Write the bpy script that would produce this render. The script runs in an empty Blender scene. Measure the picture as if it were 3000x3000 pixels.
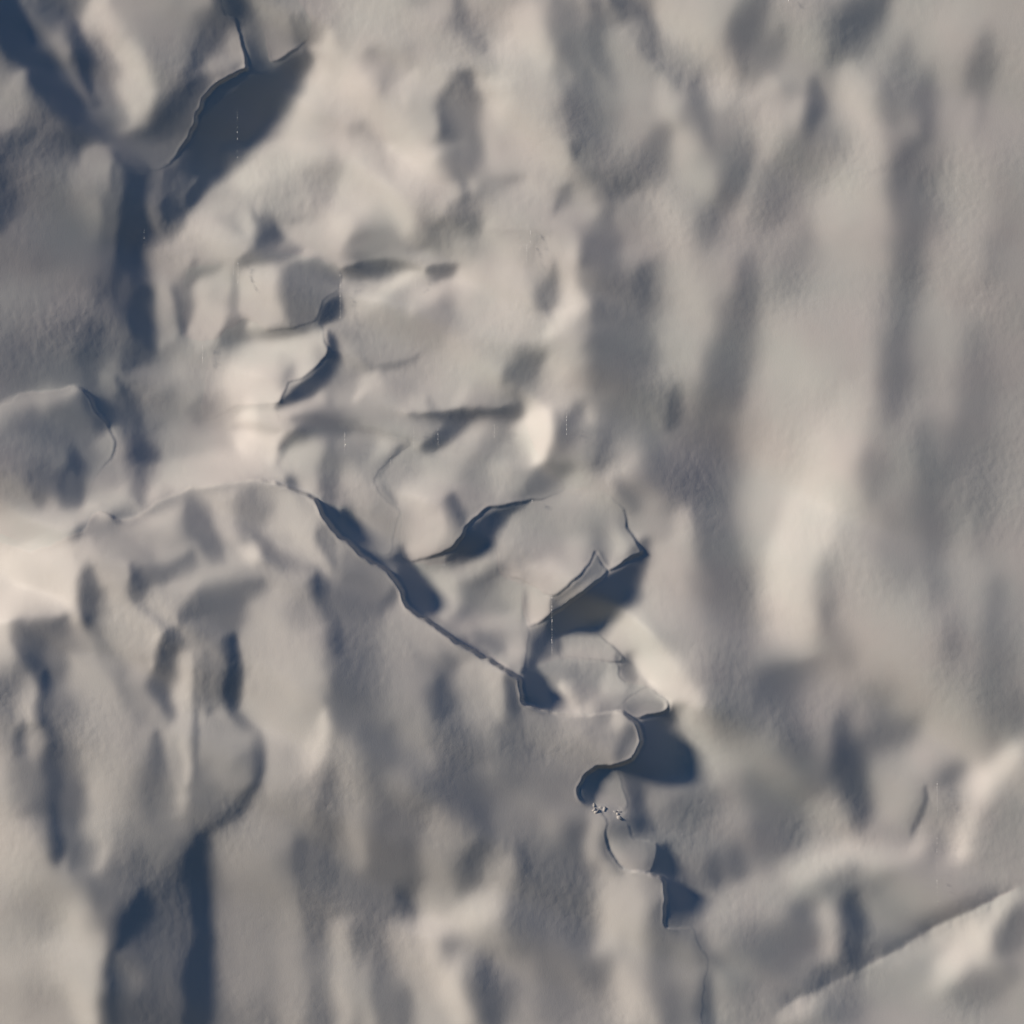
import bpy, math
import numpy as np
C = bpy.context.scene
# ------------------------------------------------------------------ camera, sky, sun, exposure
FR = 30.0                      # metres of ice wall across the frame
DIST = 200.0
cam = bpy.data.objects.new('camera', bpy.data.cameras.new('camera')); C.collection.objects.link(cam)
cam.location = (0, -DIST, 0); cam.rotation_euler = (math.radians(90), 0, 0)
cam.data.sensor_width = 36; cam.data.lens = 36*DIST/FR
cam.data.clip_start = 1; cam.data.clip_end = 3000
C.camera = cam
THETA = math.radians(65)       # angle between the sun and the wall's normal
PHI = math.radians(22)         # how far above the left horizon the light arrives, in the wall plane
lx, lz = -math.cos(PHI), math.sin(PHI)
L = (math.sin(THETA)*lx, -math.cos(THETA), math.sin(THETA)*lz)      # towards the sun
w = bpy.data.worlds.new("World"); C.world = w; w.use_nodes = True
nt = w.node_tree; bg = nt.nodes['Background']
sky = nt.nodes.new('ShaderNodeTexSky'); sky.sky_type = 'NISHITA'; sky.sun_disc = False
sky.sun_elevation = math.asin(L[2]); sky.sun_rotation = math.atan2(L[0], L[1])
tint = nt.nodes.new('ShaderNodeMix'); tint.data_type = 'RGBA'; tint.blend_type = 'MULTIPLY'; tint.inputs[0].default_value = 1; tint.inputs[7].default_value = (.62, .88, 1.12, 1)
nt.links.new(sky.outputs[0], tint.inputs[6]); nt.links.new(tint.outputs[2], bg.inputs[0]); bg.inputs[1].default_value = 0.05; sky.altitude = 2500; sky.air_density = .8; sky.ozone_density = 5.0; sky.dust_density = .05
sd = bpy.data.lights.new('sun', 'SUN'); sd.energy = 5.0; sd.angle = math.radians(9.0); sd.color = (1.0, 0.86, 0.70)
sun = bpy.data.objects.new('sun', sd); C.collection.objects.link(sun)
from mathutils import Vector
sun.rotation_euler = Vector(L).to_track_quat('Z', 'Y').to_euler()
C.view_settings.view_transform = 'Standard'; C.view_settings.look = 'None'
C.view_settings.exposure = -0.10; C.view_settings.gamma = 1
# ------------------------------------------------------------------ relief: painted light and shade that become slopes
# Units: 1932 across the frame. The strokes paint the brightness wanted, cast shadows too;
# the height of the surface is then solved so that the sun shades it alike.
PAD = 300; STEP = 2
N = (1932+2*PAD)//STEP         # grid cells
ax = (np.arange(N)*STEP - PAD).astype(np.float32)
GX, GY = np.meshgrid(ax, ax)   # x right, y down
BASE = np.array([
[125,150,150,130,170,165,160,150,170,160,165,160],
[105,155,135,175,180,180,180,150,155,165,155,150],
[125,115,170,185,185,180,170,160,155,170,150,145],
[120,110,165,180,165,175,175,150,155,165,145,140],
[125,115,160,190,150,165,170,135,160,170,140,140],
[130,125,185,170,150,165,170,150,145,190,150,145],
[200,175,160,150,165,155,170,160,140,190,150,145],
[185,170,150,125,150,155,160,180,160,165,150,140],
[140,160,165,160,130,130,130,120,165,140,150,150],
[160,130,135,140,120,130,125,120,130,120,150,170],
[165,135,115,130,125,160,140,120,120,140,140,150],
[165,110,115,115,135,155,140,130,130,125,155,150]], np.float32)
def bicubic(B, x, y, x0, d):
    u = np.clip((x-x0)/d, 0, B.shape[1]-1.001); v = np.clip((y-x0)/d, 0, B.shape[0]-1.001)
    i = u.astype(int); j = v.astype(int); fu = u-i; fv = v-j
    fu = fu*fu*(3-2*fu); fv = fv*fv*(3-2*fv)
    return (B[j,i]*(1-fu)+B[j,i+1]*fu)*(1-fv)+(B[j+1,i]*(1-fu)+B[j+1,i+1]*fu)*fv
IMG = bicubic(BASE, GX, GY, 80, 161)
rng = np.random.default_rng(7)
def fnoise(seed, wl, n=N, beta=0.0):
    "band-limited noise with wavelength about wl units (tuple: x, y), unit variance, periodic"
    r = np.random.default_rng(seed); wx, wy = wl if isinstance(wl, tuple) else (wl, wl)
    f = np.fft.rfft2(r.standard_normal((n, n)).astype(np.float32))
    ky = np.fft.fftfreq(n, STEP)[:,None]; kx = np.fft.rfftfreq(n, STEP)[None,:]
    q = np.sqrt((kx*wx)**2+(ky*wy)**2)
    g = np.exp(-(q-1)**2*2.5) if beta == 0 else np.where(q < 1, 0, (q+1e-6)**(-beta))
    o = np.fft.irfft2(f*g, s=(n, n)); return (o/o.std()).astype(np.float32)
OX = OY = 0.0; SC = 1/3.
CR = np.zeros((N, N), np.float32)     # how crisp the face is
def tile(i, j):
    global OX, OY; OX, OY = 644.*i, 644.*j
def pts(p): return [(OX+q[0]*SC, OY+q[1]*SC) for q in p]
def box(P, m):
    xs = [p[0] for p in P]; ys = [p[1] for p in P]
    a = int(max(0, (min(xs)-m+PAD)//STEP)); b = int(min(N, (max(xs)+m+PAD)//STEP+2))
    c = int(max(0, (min(ys)-m+PAD)//STEP)); d = int(min(N, (max(ys)+m+PAD)//STEP+2))
    return slice(c, d), slice(a, b)
def segdist(P, X, Y, closed=False, W=None):
    best = np.full(X.shape, 1e9, np.float32); wid = np.zeros(X.shape, np.float32); side = np.zeros(X.shape, np.float32)
    n = len(P); rng_ = range(n if closed else n-1) if n > 1 else [0]
    for k in rng_:
        a = P[k]; b = P[(k+1) % n]
        dx, dy = b[0]-a[0], b[1]-a[1]; l2 = dx*dx+dy*dy+1e-9
        t = np.clip(((X-a[0])*dx+(Y-a[1])*dy)/l2, 0, 1)
        ex = X-a[0]-t*dx; ey = Y-a[1]-t*dy; d = np.sqrt(ex*ex+ey*ey)
        m = d < best
        best = np.where(m, d, best)
        side = np.where(m, np.sign(dx*ey-dy*ex), side)
        if W is not None: wid = np.where(m, W[k]+(W[(k+1) % n]-W[k])*t, wid)
    return best, wid, side
def inside(P, X, Y):
    r = np.zeros(X.shape, bool); n = len(P)
    for k in range(n):
        x1, y1 = P[k]; x2, y2 = P[(k+1) % n]
        if y1 == y2: continue
        c = ((y1 > Y) != (y2 > Y)) & (X < (x2-x1)*(Y-y1)/(y2-y1)+x1)
        r ^= c
    return r
WX = fnoise(11, 110)*4+fnoise(12, 45)*1.0; WY = fnoise(13, 110)*4+fnoise(14, 45)*1.0
WM = np.exp(fnoise(15, 90)*0.12)
JX = fnoise(41, 34)*.7+fnoise(42, 12)*.1; JY = fnoise(43, 34)*.7+fnoise(44, 12)*.1      # ragged rims
def closed(P, W, n=3):
    "closed Catmull-Rom; the second list rides along"
    if len(P) < 5: return P, W
    m = len(P); A = np.array(P, float); B = np.array(W, float); oP, oW = [], []
    for k in range(m):
        p0, p1, p2, p3 = A[k-1], A[k], A[(k+1) % m], A[(k+2) % m]
        if math.hypot(*(p2-p1)) > 250: oP.append(tuple(p1)); oW.append(B[k]); continue
        for j in range(n):
            t = j/n; oP.append(tuple(.5*(2*p1+(p2-p0)*t+(2*p0-5*p1+4*p2-p3)*t*t+(3*p1-p0-3*p2+p3)*t**3))); oW.append(B[k]+(B[(k+1) % m]-B[k])*t)
    return oP, oW
def curve(P, n=5):
    "Catmull-Rom through the points, with the running fraction of the length"
    if len(P) > 1:
        Q = [(2*P[0][0]-P[1][0], 2*P[0][1]-P[1][1])]+list(P)+[(2*P[-1][0]-P[-2][0], 2*P[-1][1]-P[-2][1])]
        out = []
        for k in range(1, len(Q)-2):
            p0, p1, p2, p3 = [np.array(q[:2], float) for q in Q[k-1:k+3]]
            for j in range(n):
                t = j/n
                out.append(tuple(.5*(2*p1+(p2-p0)*t+(2*p0-5*p1+4*p2-p3)*t*t+(3*p1-p0-3*p2+p3)*t**3)))
        out.append(tuple(P[-1])); P = out
    ds = [0.]
    for k in range(1, len(P)): ds.append(ds[-1]+math.hypot(P[k][0]-P[k-1][0], P[k][1]-P[k-1][1]))
    return P, [q/(ds[-1]+1e-9) for q in ds], ds[-1]
def s(val, w, *p, a=1.0):
    "soft stroke, gaussian across, fullest in its middle and thinning towards both ends"
    P, U, ln = curve(pts(p)); W = w*SC*(1.35 if len(p) > 1 else 1.7)
    if len(p) > 1:       # run on past the ends so that the taper keeps the drawn length
        k = min(.6*W, ln*.3)
        for i, j in ((0, 1), (-1, -2)):
            dx, dy = P[i][0]-P[j][0], P[i][1]-P[j][1]; m = math.hypot(dx, dy)+1e-6
            q = (P[i][0]+dx/m*k, P[i][1]+dy/m*k)
            if i == 0: P = [q]+P
            else: P = P+[q]
        P, U, ln = P, None, None
        ds = [0.]
        for k in range(1, len(P)): ds.append(ds[-1]+math.hypot(P[k][0]-P[k-1][0], P[k][1]-P[k-1][1]))
        U = [q/ds[-1] for q in ds]
        WW = [W*(.55+.6*math.sin(math.pi*min(1, max(0, u)))**.8) for u in U]
    else: WW = [W]; a = a*.8
    sl = box(P, W*3.2)
    k = min(1.0, W/16)
    d, ww, _ = segdist(P, GX[sl]+WX[sl]*k, GY[sl]+WY[sl]*k, False, WW)
    if len(WW) == 1: ww = W
    al = a*np.exp(-(d/(ww*WM[sl]))**2*0.75)
    IMG[sl] = IMG[sl]*(1-al)+val*al
def e(val, w, *p, a=1.0, hard=6):
    "one-sided stroke: crisp along the line, fading out over w on its right-hand side"
    P, U, _ = curve(pts(p)); W = w*SC; sl = box(P, W*2.6)
    WW = [W*(.5+.7*math.sin(math.pi*u)**.7) if 0 < u < 1 else W*.5 for u in U]
    d, W, sd_ = segdist(P, GX[sl]+JX[sl], GY[sl]+JY[sl], False, WW); sgn = d*sd_
    # fade beyond the two ends
    for q in (P[0], P[-1]):
        r = np.hypot(GX[sl]-q[0], GY[sl]-q[1]); a = a*(1-.85*np.exp(-(r/(w*SC*.8))**2))
    CR[sl] = np.maximum(CR[sl], np.exp(-(d/9)**2)*min(1, 10/hard)*np.clip(a+.1, 0, 1))
    al = a*np.exp(-(np.maximum(sgn, 0)/W)**2*0.9)/(1+np.exp(-np.clip(sgn/(hard*SC)*2.5, -30, 30)))
    IMG[sl] = IMG[sl]*(1-al)+val*al
def d(val, soft, *p, a=1.0):
    "patch; a vertex may carry its own edge softness as a third number"
    P = pts(p); W = [((q[2] if len(q) > 2 else soft)*SC) for q in p]; P, W = closed(P, W); sl = box(P, max(W)*1.5+3)
    X, Y = GX[sl]+JX[sl], GY[sl]+JY[sl]; dd, ww, _ = segdist(P, X, Y, True, W)
    sg = np.where(inside(P, X, Y), dd, -dd)
    CR[sl] = np.maximum(CR[sl], np.exp(-(dd/9)**2)*np.clip(1.6-ww/6., 0, 1)*min(1, a+.3))
    al = a/(1+np.exp(-np.clip(sg/np.maximum(ww, .4)*3.0, -30, 30)))
    IMG[sl] = IMG[sl]*(1-al)+val*al
tile(0,0)
s(150,60,(180,530),(60,700)); s(150,60,(330,300),(400,420)); s(140,80,(650,600)); s(112,60,(260,760)); s(130,80,(620,760))
s(185,60,(560,60),(540,140)); s(172,80,(640,220)); s(198,75,(700,330),(790,480),(820,640))
s(128,110,(1050,300),(1000,480)); s(95,55,(110*3,60)); s(72,34,(440,180),(480,320),(510,480),(540,560))
s(92,55,(1180,260),(1250,130)); s(105,60,(1120,420)); s(85,60,(1070,560),(980,660),(900,760)); s(120,50,(960,860),(880,880))
s(168,60,(1330,180),(1370,320)); s(160,60,(1220,400)); s(82,30,(1330,360),(1270,430)); s(165,22,(1390,320))
s(140,110,(1600,150),(1620,280)); s(128,60,(1700,160))
s(66,42,(1290,0),(1350,60),(1420,190),(1470,330)); s(60,40,(1450,280),(1490,350))
d(48,24,(0,-300,5),(60,-300),(105,0),(170,130),(222,300,30),(300,420),(430,600,40),(520,760,60),(400,700,60),(240,550,50),(140,420,50),(0,250,50))
s(70,30,(330,560),(450,690),(560,800)); s(95,40,(540,800),(640,880))
s(200,80,(1820,300),(1750,520),(1600,650)); s(175,70,(1720,100))
d(47,10,(1700,268,8),(1782,345,30),(1700,450,60),(1600,600,80),(1500,730,40),(1400,840,35),(1350,920,50),(1200,1030,50),(1100,1170,30),(1050,1200,20),(1045,1110,8),(1120,1010,12),(1000,1030,30),(930,980,8),(1035,850,8),(1125,700,6),(1240,580,6),(1370,480,10),(1410,385,6),(1560,355,6))  # the big slab's cast shadow, painted dark to become a slope
d(88,8,(1410,388),(1380,412),(1250,482),(1165,572),(1095,650),(1060,760,20),(1040,840,20),(1120,705),(1235,590),(1330,505),(1450,430,14),(1500,400,14))
d(70,30,(940,985),(1100,1000),(1050,1120),(1030,1190),(940,1150))
s(95,16,(950,1100),(990,1060)); s(100,20,(1040,1020)); s(90,12,(1040,1150),(1010,1120))
s(135,60,(880,860)); 
s(150,45,(560,860),(600,960)); d(158,50,(540,830),(635,900,20),(640,1000,20),(600,1150,30),(560,1350,60),(420,1350,80),(420,1150,80),(520,1000,60))
s(115,30,(660,1050),(650,1250),(620,1500)); s(140,20,(700,1150))
s(75,40,(20,960),(60,1100),(60,1260)); s(82,55,(20,930),(160,870)); s(90,50,(200,870),(400,820)); s(108,60,(160,1000))
s(118,90,(300,1420)); s(120,80,(330,1550)); s(148,110,(100,1750)); s(135,60,(560,1700))
d(80,26,(800,960,14),(870,960,14),(800,1080),(790,1130),(750,1100)); s(92,26,(740,960),(740,1060)); s(112,22,(870,1020),(880,1200),(890,1350))
s(56,52,(780,1140),(775,1300),(760,1430)); s(66,50,(740,1480),(720,1600)); s(70,50,(740,1700),(780,1780)); s(55,40,(790,1650),(800,1800),(830,1932))
d(55,16,(925,1110),(950,1150),(1010,1180),(1040,1200),(1010,1290,30),(960,1360,30),(925,1300))
s(92,20,(940,1100)); 
s(188,70,(1150,1280),(1350,1250)); s(190,70,(1500,880),(1420,1000)); s(200,90,(1700,800)); s(150,50,(1280,1240),(1350,1290)); s(185,35,(1430,1240)); s(135,70,(1850,1000),(1800,1080)); s(152,60,(1600,1100)); s(180,60,(1700,1330))
s(205,60,(1900,1250)); s(158,50,(1900,700)); s(175,60,(1250,1420))
s(110,35,(1600,1190),(1540,1250)); d(68,40,(1500,1292,8),(1560,1290),(1590,1340),(1560,1400),(1490,1410),(1455,1380,10))
e(120,40,(1540,1245),(1620,1240),(1700,1200),a=.5); e(135,30,(1430,1150),(1460,1220),(1510,1262),a=.8)
s(165,60,(900,1450),(930,1560)); s(170,55,(930,1700),(900,1880)); s(150,30,(1020,1480))
d(118,30,(1350,1490,10),(1450,1430,8),(1620,1420,10),(1700,1408,10),(1640,1470,50),(1450,1520,50),(1370,1540,20))
s(170,60,(1800,1450)); s(180,30,(1690,1470))
s(185,70,(1200,1600),(1170,1780)); s(196,70,(1150,1700),(1150,1860)); s(155,14,(1335,1480),(1335,1640),(1320,1800),a=.7)
s(195,90,(1480,1580),(1500,1700)); s(190,60,(1400,1780))
s(95,34,(1100,1530),(1050,1590),(1030,1680)); s(90,34,(1030,1720),(1040,1860)); s(130,25,(1130,1640),(1100,1720))
d(112,28,(1625,1560,40),(1690,1480,30),(1760,1458,8),(1850,1485,8),(1925,1530,6),(1915,1640,10),(1830,1700,14),(1805,1830,20),(1690,1860,20),(1640,1790,40))
s(62,34,(1890,1700),(1840,1780)); s(70,30,(1700,1880),(1800,1850)); e(150,30,(1060,1510),(1200,1490),(1260,1460),(1370,1475),a=.8)
s(185,60,(1780,1930)); s(112,30,(1400,1825),(1300,1870),(1230,1930)); s(110,24,(1510,1880),(1650,1870))
tile(1,0)
s(185,120,(120,150)); s(175,90,(400,150)); s(118,45,(670,70),(700,160),(790,250)); s(140,60,(850,170)); s(150,30,(440,10))
s(142,60,(200,330),(230,470)); s(150,30,(400,330)); s(202,32,(420,430),(370,570)); s(210,80,(40,480)); s(165,80,(500,560)); s(185,80,(550,450))
s(185,90,(1050,120),(980,300)); s(210,100,(900,560),(830,760)); s(160,90,(1060,780)); s(185,60,(1250,350),(1250,500))
s(92,40,(720,480),(670,620),(580,790)); s(130,40,(600,880)); s(190,60,(300,700)); s(130,66,(110,800),(150,920),(230,1060)); s(205,70,(330,880),(500,960))
s(120,60,(660,900),(680,1010)); s(195,70,(60,1000),(60,1230)); s(180,70,(560,1120)); s(192,50,(590,1220)); s(115,55,(700,1140),(720,1260)); s(135,45,(780,1110),(920,1045),(1080,1000)); s(120,50,(1460,1000)) 
s(180,60,(1200,900)); s(175,80,(1000,1180)); s(170,60,(1150,1250)); s(128,45,(1260,1080),(1230,1150)); s(172,55,(1420,1190)); 
s(126,130,(1560,700),(1480,900)); s(95,38,(1375,440),(1340,640),(1350,850)); s(150,60,(1700,750),(1650,870))
s(135,55,(1290,90),(1270,250)); s(115,55,(1440,80),(1480,280),(1560,440)); s(165,70,(1620,260),(1680,380)); s(185,110,(1860,60),(1900,200)); s(92,34,(1550,-10),(1680,160),(1830,350)); s(120,45,(1850,400)); s(170,50,(1830,570),(1910,660))
s(105,52,(1840,760),(1720,930),(1560,1060),(1480,1130)); s(112,45,(1510,1220),(1430,1340),(1420,1450)); s(140,70,(1650,1250))
s(125,60,(300,1200)); s(105,60,(130,1420),(260,1350),(430,1370)); s(150,60,(600,1400)); s(140,50,(780,1430))
s(175,60,(300,1430)); e(150,50,(840,1290),(1000,1305),(1200,1310),(1300,1340),a=.5); s(145,50,(1110,1400),(1090,1530)); s(185,50,(1180,1430))
d(78,22,(-10,1532,8),(100,1492,8),(190,1465,6),(330,1480,6),(440,1540,20),(330,1540,40),(230,1580,50),(130,1595,50),(30,1575,30))
d(100,22,(480,1524,8),(560,1498,8),(660,1502,14),(620,1570,50),(540,1590,40),(500,1570,20))
s(185,40,(440,1560),(380,1610)); s(160,60,(250,1640)); s(197,50,(690,1590)); s(180,70,(800,1700)); s(192,30,(545,1640),(470,1710)); s(130,60,(580,1760),(560,1860)); s(150,60,(300,1750)); s(135,60,(30,1700),(100,1880)); s(182,45,(190,1730)); s(175,60,(420,1860))
s(190,70,(930,1550)); s(195,90,(950,1750)); s(132,38,(1200,1530),(1190,1700)); s(208,75,(1260,1760),(1340,1660)); s(195,40,(1300,1480))
s(92,38,(1760,1540),(1690,1660),(1650,1760)); s(105,60,(1540,1640),(1480,1750)); s(105,60,(1600,1850),(1560,1932)); s(150,60,(1850,1650))
tile(2,0)
s(178,130,(100,120),(150,250)); s(100,55,(420,40),(340,170),(320,320)); s(120,50,(520,250),(430,400)); s(150,40,(480,80)); s(160,45,(650,230)); s(82,62,(1050,30),(970,140)); s(110,75,(960,230)); s(170,70,(1420,200),(1500,320)); s(165,60,(720,400)); s(180,60,(1180,230))
s(130,80,(70,420)); s(188,48,(265,430)); s(196,34,(470,500),(370,570)); s(118,26,(580,500),(650,540)); s(202,34,(630,620)); s(82,34,(745,540),(745,690))
s(165,70,(300,600)); s(105,36,(80,480),(75,600),(150,760)); s(112,45,(190,850),(220,980)); s(192,90,(20,760),(90,950)); s(105,60,(345,840),(280,1020),(110,1360)); s(140,60,(220,690))
s(190,45,(490,680),(460,850),(400,1050)); s(175,45,(350,1200)); s(128,90,(680,830),(620,1000)); s(148,100,(560,1150)); s(128,50,(860,850))
s(200,55,(950,440),(1000,560)); s(198,75,(1060,760),(1070,920)); s(175,60,(900,650)); s(122,60,(1150,620)); s(125,50,(1240,370),(1260,480)); s(150,60,(1100,450)); s(88,45,(1350,520),(1385,740)); s(165,60,(1290,730)); 
s(90,40,(1380,800),(1250,880)); s(84,40,(1200,930),(1210,1080)); s(78,42,(1220,1100)); s(90,48,(1190,1220),(1140,1370)); s(120,60,(1320,1000),(1280,1250)); s(175,40,(1110,960),(1110,1100)); s(172,45,(1060,1300),(1040,1450))
s(95,36,(1710,260),(1680,450),(1640,590)); s(110,40,(1640,680)); s(162,60,(1490,600)); s(158,50,(1560,240)); s(120,80,(1480,900)); s(155,70,(1850,650)); s(170,60,(1620,80))
s(138,120,(1750,1150)); s(185,80,(880,1080),(820,1260)); s(148,90,(640,1470)); s(192,75,(330,1630)); s(172,80,(950,1450)); s(182,80,(450,1850)); s(130,90,(1200,1550),(1200,1750)); s(125,60,(1480,1250),(1520,1600)); s(158,50,(1700,1000),(1670,1480)); s(95,34,(1440,1660),(1440,1932)); s(162,55,(1690,1690)); s(122,55,(1790,1300),(1740,1500)); s(140,60,(60,1560)); s(140,60,(150,1850))
tile(0,1)
s(112,80,(130,170)); s(130,60,(330,60)); s(72,26,(530,10),(490,110),(540,220)); s(150,50,(650,180)); s(72,34,(780,-10),(800,60)); s(110,30,(790,200)); s(115,45,(720,330)); 
d(58,20,(440,250,20),(530,270,40),(640,370,40),(650,440,40),(615,470,8),(565,400,8),(520,310,8))
s(152,55,(640,560),(660,700)); s(74,36,(720,430),(790,540),(830,650)); s(66,36,(830,620)); s(85,40,(790,780))
s(188,40,(-20,430),(120,390),(320,320),(400,285)); e(185,40,(0,372),(130,300),(350,280),(430,250),a=.7,hard=14); s(122,50,(480,400)); s(112,45,(190,420)); s(108,60,(350,500)); s(130,60,(100,600)); s(120,50,(250,650))
s(72,42,(430,730),(430,900)); s(98,42,(250,740),(260,850)); s(150,40,(560,800)); s(130,50,(640,880)); s(155,60,(120,900))
s(172,60,(870,880),(1050,800),(1300,745),(1520,745)); s(195,40,(1040,800),(1250,760))  # haze behind the crest, painted as a pale band
s(145,90,(950,250)); s(150,80,(850,500)); s(120,55,(950,350),(900,450)); s(170,50,(1050,150)); s(172,26,(1010,170)); s(122,38,(1130,340),(1130,420)); s(170,40,(1200,430)); s(155,60,(1100,620)); s(150,50,(1220,640))
d(198,60,(1300,140,60),(1500,30,80),(1700,-40,80),(1840,0,10),(1862,60,6),(1800,140,8),(1720,210,8),(1640,240,20),(1590,350,8),(1500,362,10),(1380,362,12),(1300,360,40))
s(205,80,(1350,240)); s(170,50,(1560,130),(1480,220)); s(135,45,(1620,180),(1600,240))
d(68,16,(1865,60,6),(1905,90,30),(1890,180,40),(1800,270,40),(1650,350,30),(1565,382,20),(1590,345,6),(1640,280,30),(1700,235,10),(1800,150,8))
s(125,30,(1850,110),a=.6); s(192,45,(1880,290),(1700,370)); s(200,50,(1560,450)); s(222,38,(1420,400),(1400,590)); s(208,75,(1500,600))
s(108,40,(1932,490),(1780,500),(1680,550)); s(120,30,(1620,600),(1570,660)); s(172,60,(1850,640)); s(196,45,(1700,650),(1760,720)); s(95,24,(1630,770),(1680,800)); s(118,40,(1880,700),(1860,800))
s(72,22,(450,1065)); s(95,24,(580,945),(650,975),(770,988)); s(175,45,(540,1010),(700,1050)); s(200,60,(300,1080))
s(170,70,(1000,950)); s(168,60,(1200,870),(1450,840)); s(125,60,(950,1080)); s(105,36,(1100,960),(1150,1050),(1220,1180)); s(178,55,(1290,1000)); s(125,60,(1430,950),(1450,1050)); s(170,90,(1650,1000),(1640,1120)); s(175,50,(1820,1240)); s(120,30,(1840,1050),(1870,1180)); e(88,60,(1460,1100),(1540,1190),(1700,1280),(1800,1330),a=.7,hard=16); s(92,24,(1480,1130),(1560,1210),(1750,1300))
s(198,40,(1430,1180)); s(128,36,(600,1110),(740,1170),(830,1240)); s(228,70,(100,1190),(300,1220)); s(228,60,(60,1450)); s(218,80,(350,1330),(380,1440)); s(200,70,(180,1560)); s(205,60,(40,1700)); s(185,60,(620,1300)); s(175,50,(750,1200))
e(85,60,(500,1330),(495,1450),(500,1580),a=.8,hard=20); s(88,34,(530,1370),(535,1530)); s(165,60,(650,1600))
s(108,36,(1080,1265),(950,1320),(860,1380)); s(95,30,(800,1340),(840,1480)); s(165,60,(1000,1440)); s(168,60,(1150,1360)); s(178,50,(1350,1320)); s(108,55,(1130,1520),(1350,1430),(1430,1390)); s(185,50,(740,1440),(830,1620)); s(190,50,(880,1690)); s(165,40,(1000,1560))
s(88,34,(990,1650),(950,1800),(930,1932)); s(60,42,(1800,1370),(1830,1470)); s(112,60,(1900,1700)); s(80,36,(1870,1560),(1890,1750),(1905,1932)); s(160,60,(1700,1480)); s(112,80,(1400,1560),(1250,1600)); s(178,80,(1650,1700),(1700,1880)); s(165,60,(1560,1650))
d(105,60,(190,1620,40),(400,1560,60),(450,1650,80),(350,1900,90),(250,1932,60),(150,1830,40),(140,1700,40)); s(88,40,(170,1720),(190,1820)); s(82,34,(270,1900)); s(150,50,(380,1780)); s(120,40,(640,1800)); s(165,60,(800,1850)); s(72,26,(1335,1720),(1325,1932)); s(172,50,(1080,1850)); s(112,40,(1200,1800),(1200,1900)); s(178,50,(60,1880)); s(150,40,(1110,1700))
tile(1,1)
s(142,80,(300,180),(60,200)); s(185,60,(200,240)); s(150,60,(80,330)); s(175,70,(620,300),(450,330)); e(115,36,(130,60),(190,130),(260,120),(400,80),a=.6); s(160,60,(450,120)); s(180,70,(700,150)); s(125,18,(500,330),(515,390)); s(180,40,(430,370))
s(192,55,(880,180),(800,280),(700,320)); s(110,60,(1080,140),(1000,250)); s(130,60,(900,330)); s(185,70,(1270,280))
d(82,22,(380,412,10),(520,402,8),(700,372,10),(800,370,10),(880,382,10),(960,352,8),(1010,352,14),(1010,430,40),(900,410,30),(760,420,40),(660,500,40),(580,600,30),(520,632,20),(440,600,10),(520,530,50),(480,440,50))
s(150,36,(830,400)); s(108,50,(960,400),(920,500)); s(232,60,(1110,470),(1115,590)); s(198,60,(1050,670)); s(178,60,(720,500),(640,650)); s(165,50,(820,460)); s(125,60,(860,600),(760,740)); s(180,70,(600,700),(480,850)); s(188,60,(440,900),(540,1050)); s(185,70,(500,1130),(450,1180))
e(98,18,(0,478),(100,480),(200,510),(280,535),(380,555),(392,578),a=.9); s(178,60,(230,600)); s(125,60,(80,650)); e(105,30,(392,580),(300,655),(230,720),(190,800),a=.9); e(115,24,(330,960),(260,900),(190,820),a=.9); s(120,60,(100,880)); s(150,60,(250,780)); s(155,60,(150,1020))
s(78,32,(630,900),(665,990)); s(125,60,(700,1020)); s(135,70,(760,880)); s(182,50,(920,740),(910,820)); s(115,55,(1180,700),(1100,820)); s(122,40,(1000,870)); s(150,60,(1000,740))
d(62,20,(600,1215,20),(640,1165,6),(680,1110,6),(740,1020,6),(830,950,6),(920,932,6),(1070,905,10),(960,945,20),(885,1010,26),(865,1090,30),(820,1150,50),(720,1200,50),(620,1235,40))  # S shaped cast shadow painted in under the wedge
s(110,30,(520,1235),(620,1250)); s(175,40,(820,1200),(740,1290)); s(172,50,(580,1330),(560,1480)); s(118,60,(800,1400),(700,1530)); s(140,40,(480,1290))
s(138,110,(1120,1080),(1180,1200)); s(165,36,(930,1130),(930,1250)); e(175,26,(920,1320),(890,1250),(878,1100),(890,1010),a=.7,hard=8); s(182,60,(1320,1180),(1240,1340)); s(160,60,(1050,1320)); s(165,70,(1350,920),(1480,850)); s(150,60,(1500,1050)); s(165,50,(980,1000))
s(192,60,(1580,1130),(1640,1190)); s(110,50,(1400,1130)); s(85,35,(1440,1180),(1480,1250)); s(160,30,(1520,1240),(1570,1230))
d(112,16,(1440,1185,8),(1475,1250,20),(1520,1295,10),(1400,1400,6),(1280,1488,6),(1210,1540,6),(1195,1450,14),(1230,1430,5),(1300,1370,5),(1390,1285,5))
e(110,40,(1600,950),(1620,1050),(1690,1160),(1705,1200),a=.7); s(82,40,(1725,1200),(1650,1260)); s(190,50,(1890,1180),(1800,1280))
d(50,24,(1210,1540,6),(1280,1490,6),(1400,1402,6),(1560,1290,10),(1640,1290,60),(1640,1400,60),(1590,1480,50),(1500,1530,60),(1400,1600,60),(1300,1640,20),(1220,1690,30),(1150,1700,30),(1170,1600,8))  # deep shadow of the five sided block, painted into the relief
s(60,50,(1170,1650),(1090,1790),(1060,1900)); s(120,24,(1210,1700),(1180,1780))
d(188,8,(1040,1370,20),(1180,1440,8),(1205,1540,6),(1070,1620,8),(1035,1560,10),(1028,1450,8)); s(175,50,(960,1380),(900,1340)); e(112,20,(1070,1620),(1045,1590),(1025,1480),(1030,1390),a=.8); e(150,14,(920,1330),(1050,1362),(1180,1440),a=.8)
s(140,70,(760,1640)); s(170,50,(850,1580),(930,1600)); s(95,40,(800,1700),(880,1760)); s(170,50,(1000,1720),(980,1790)); s(125,40,(900,1480))
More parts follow.
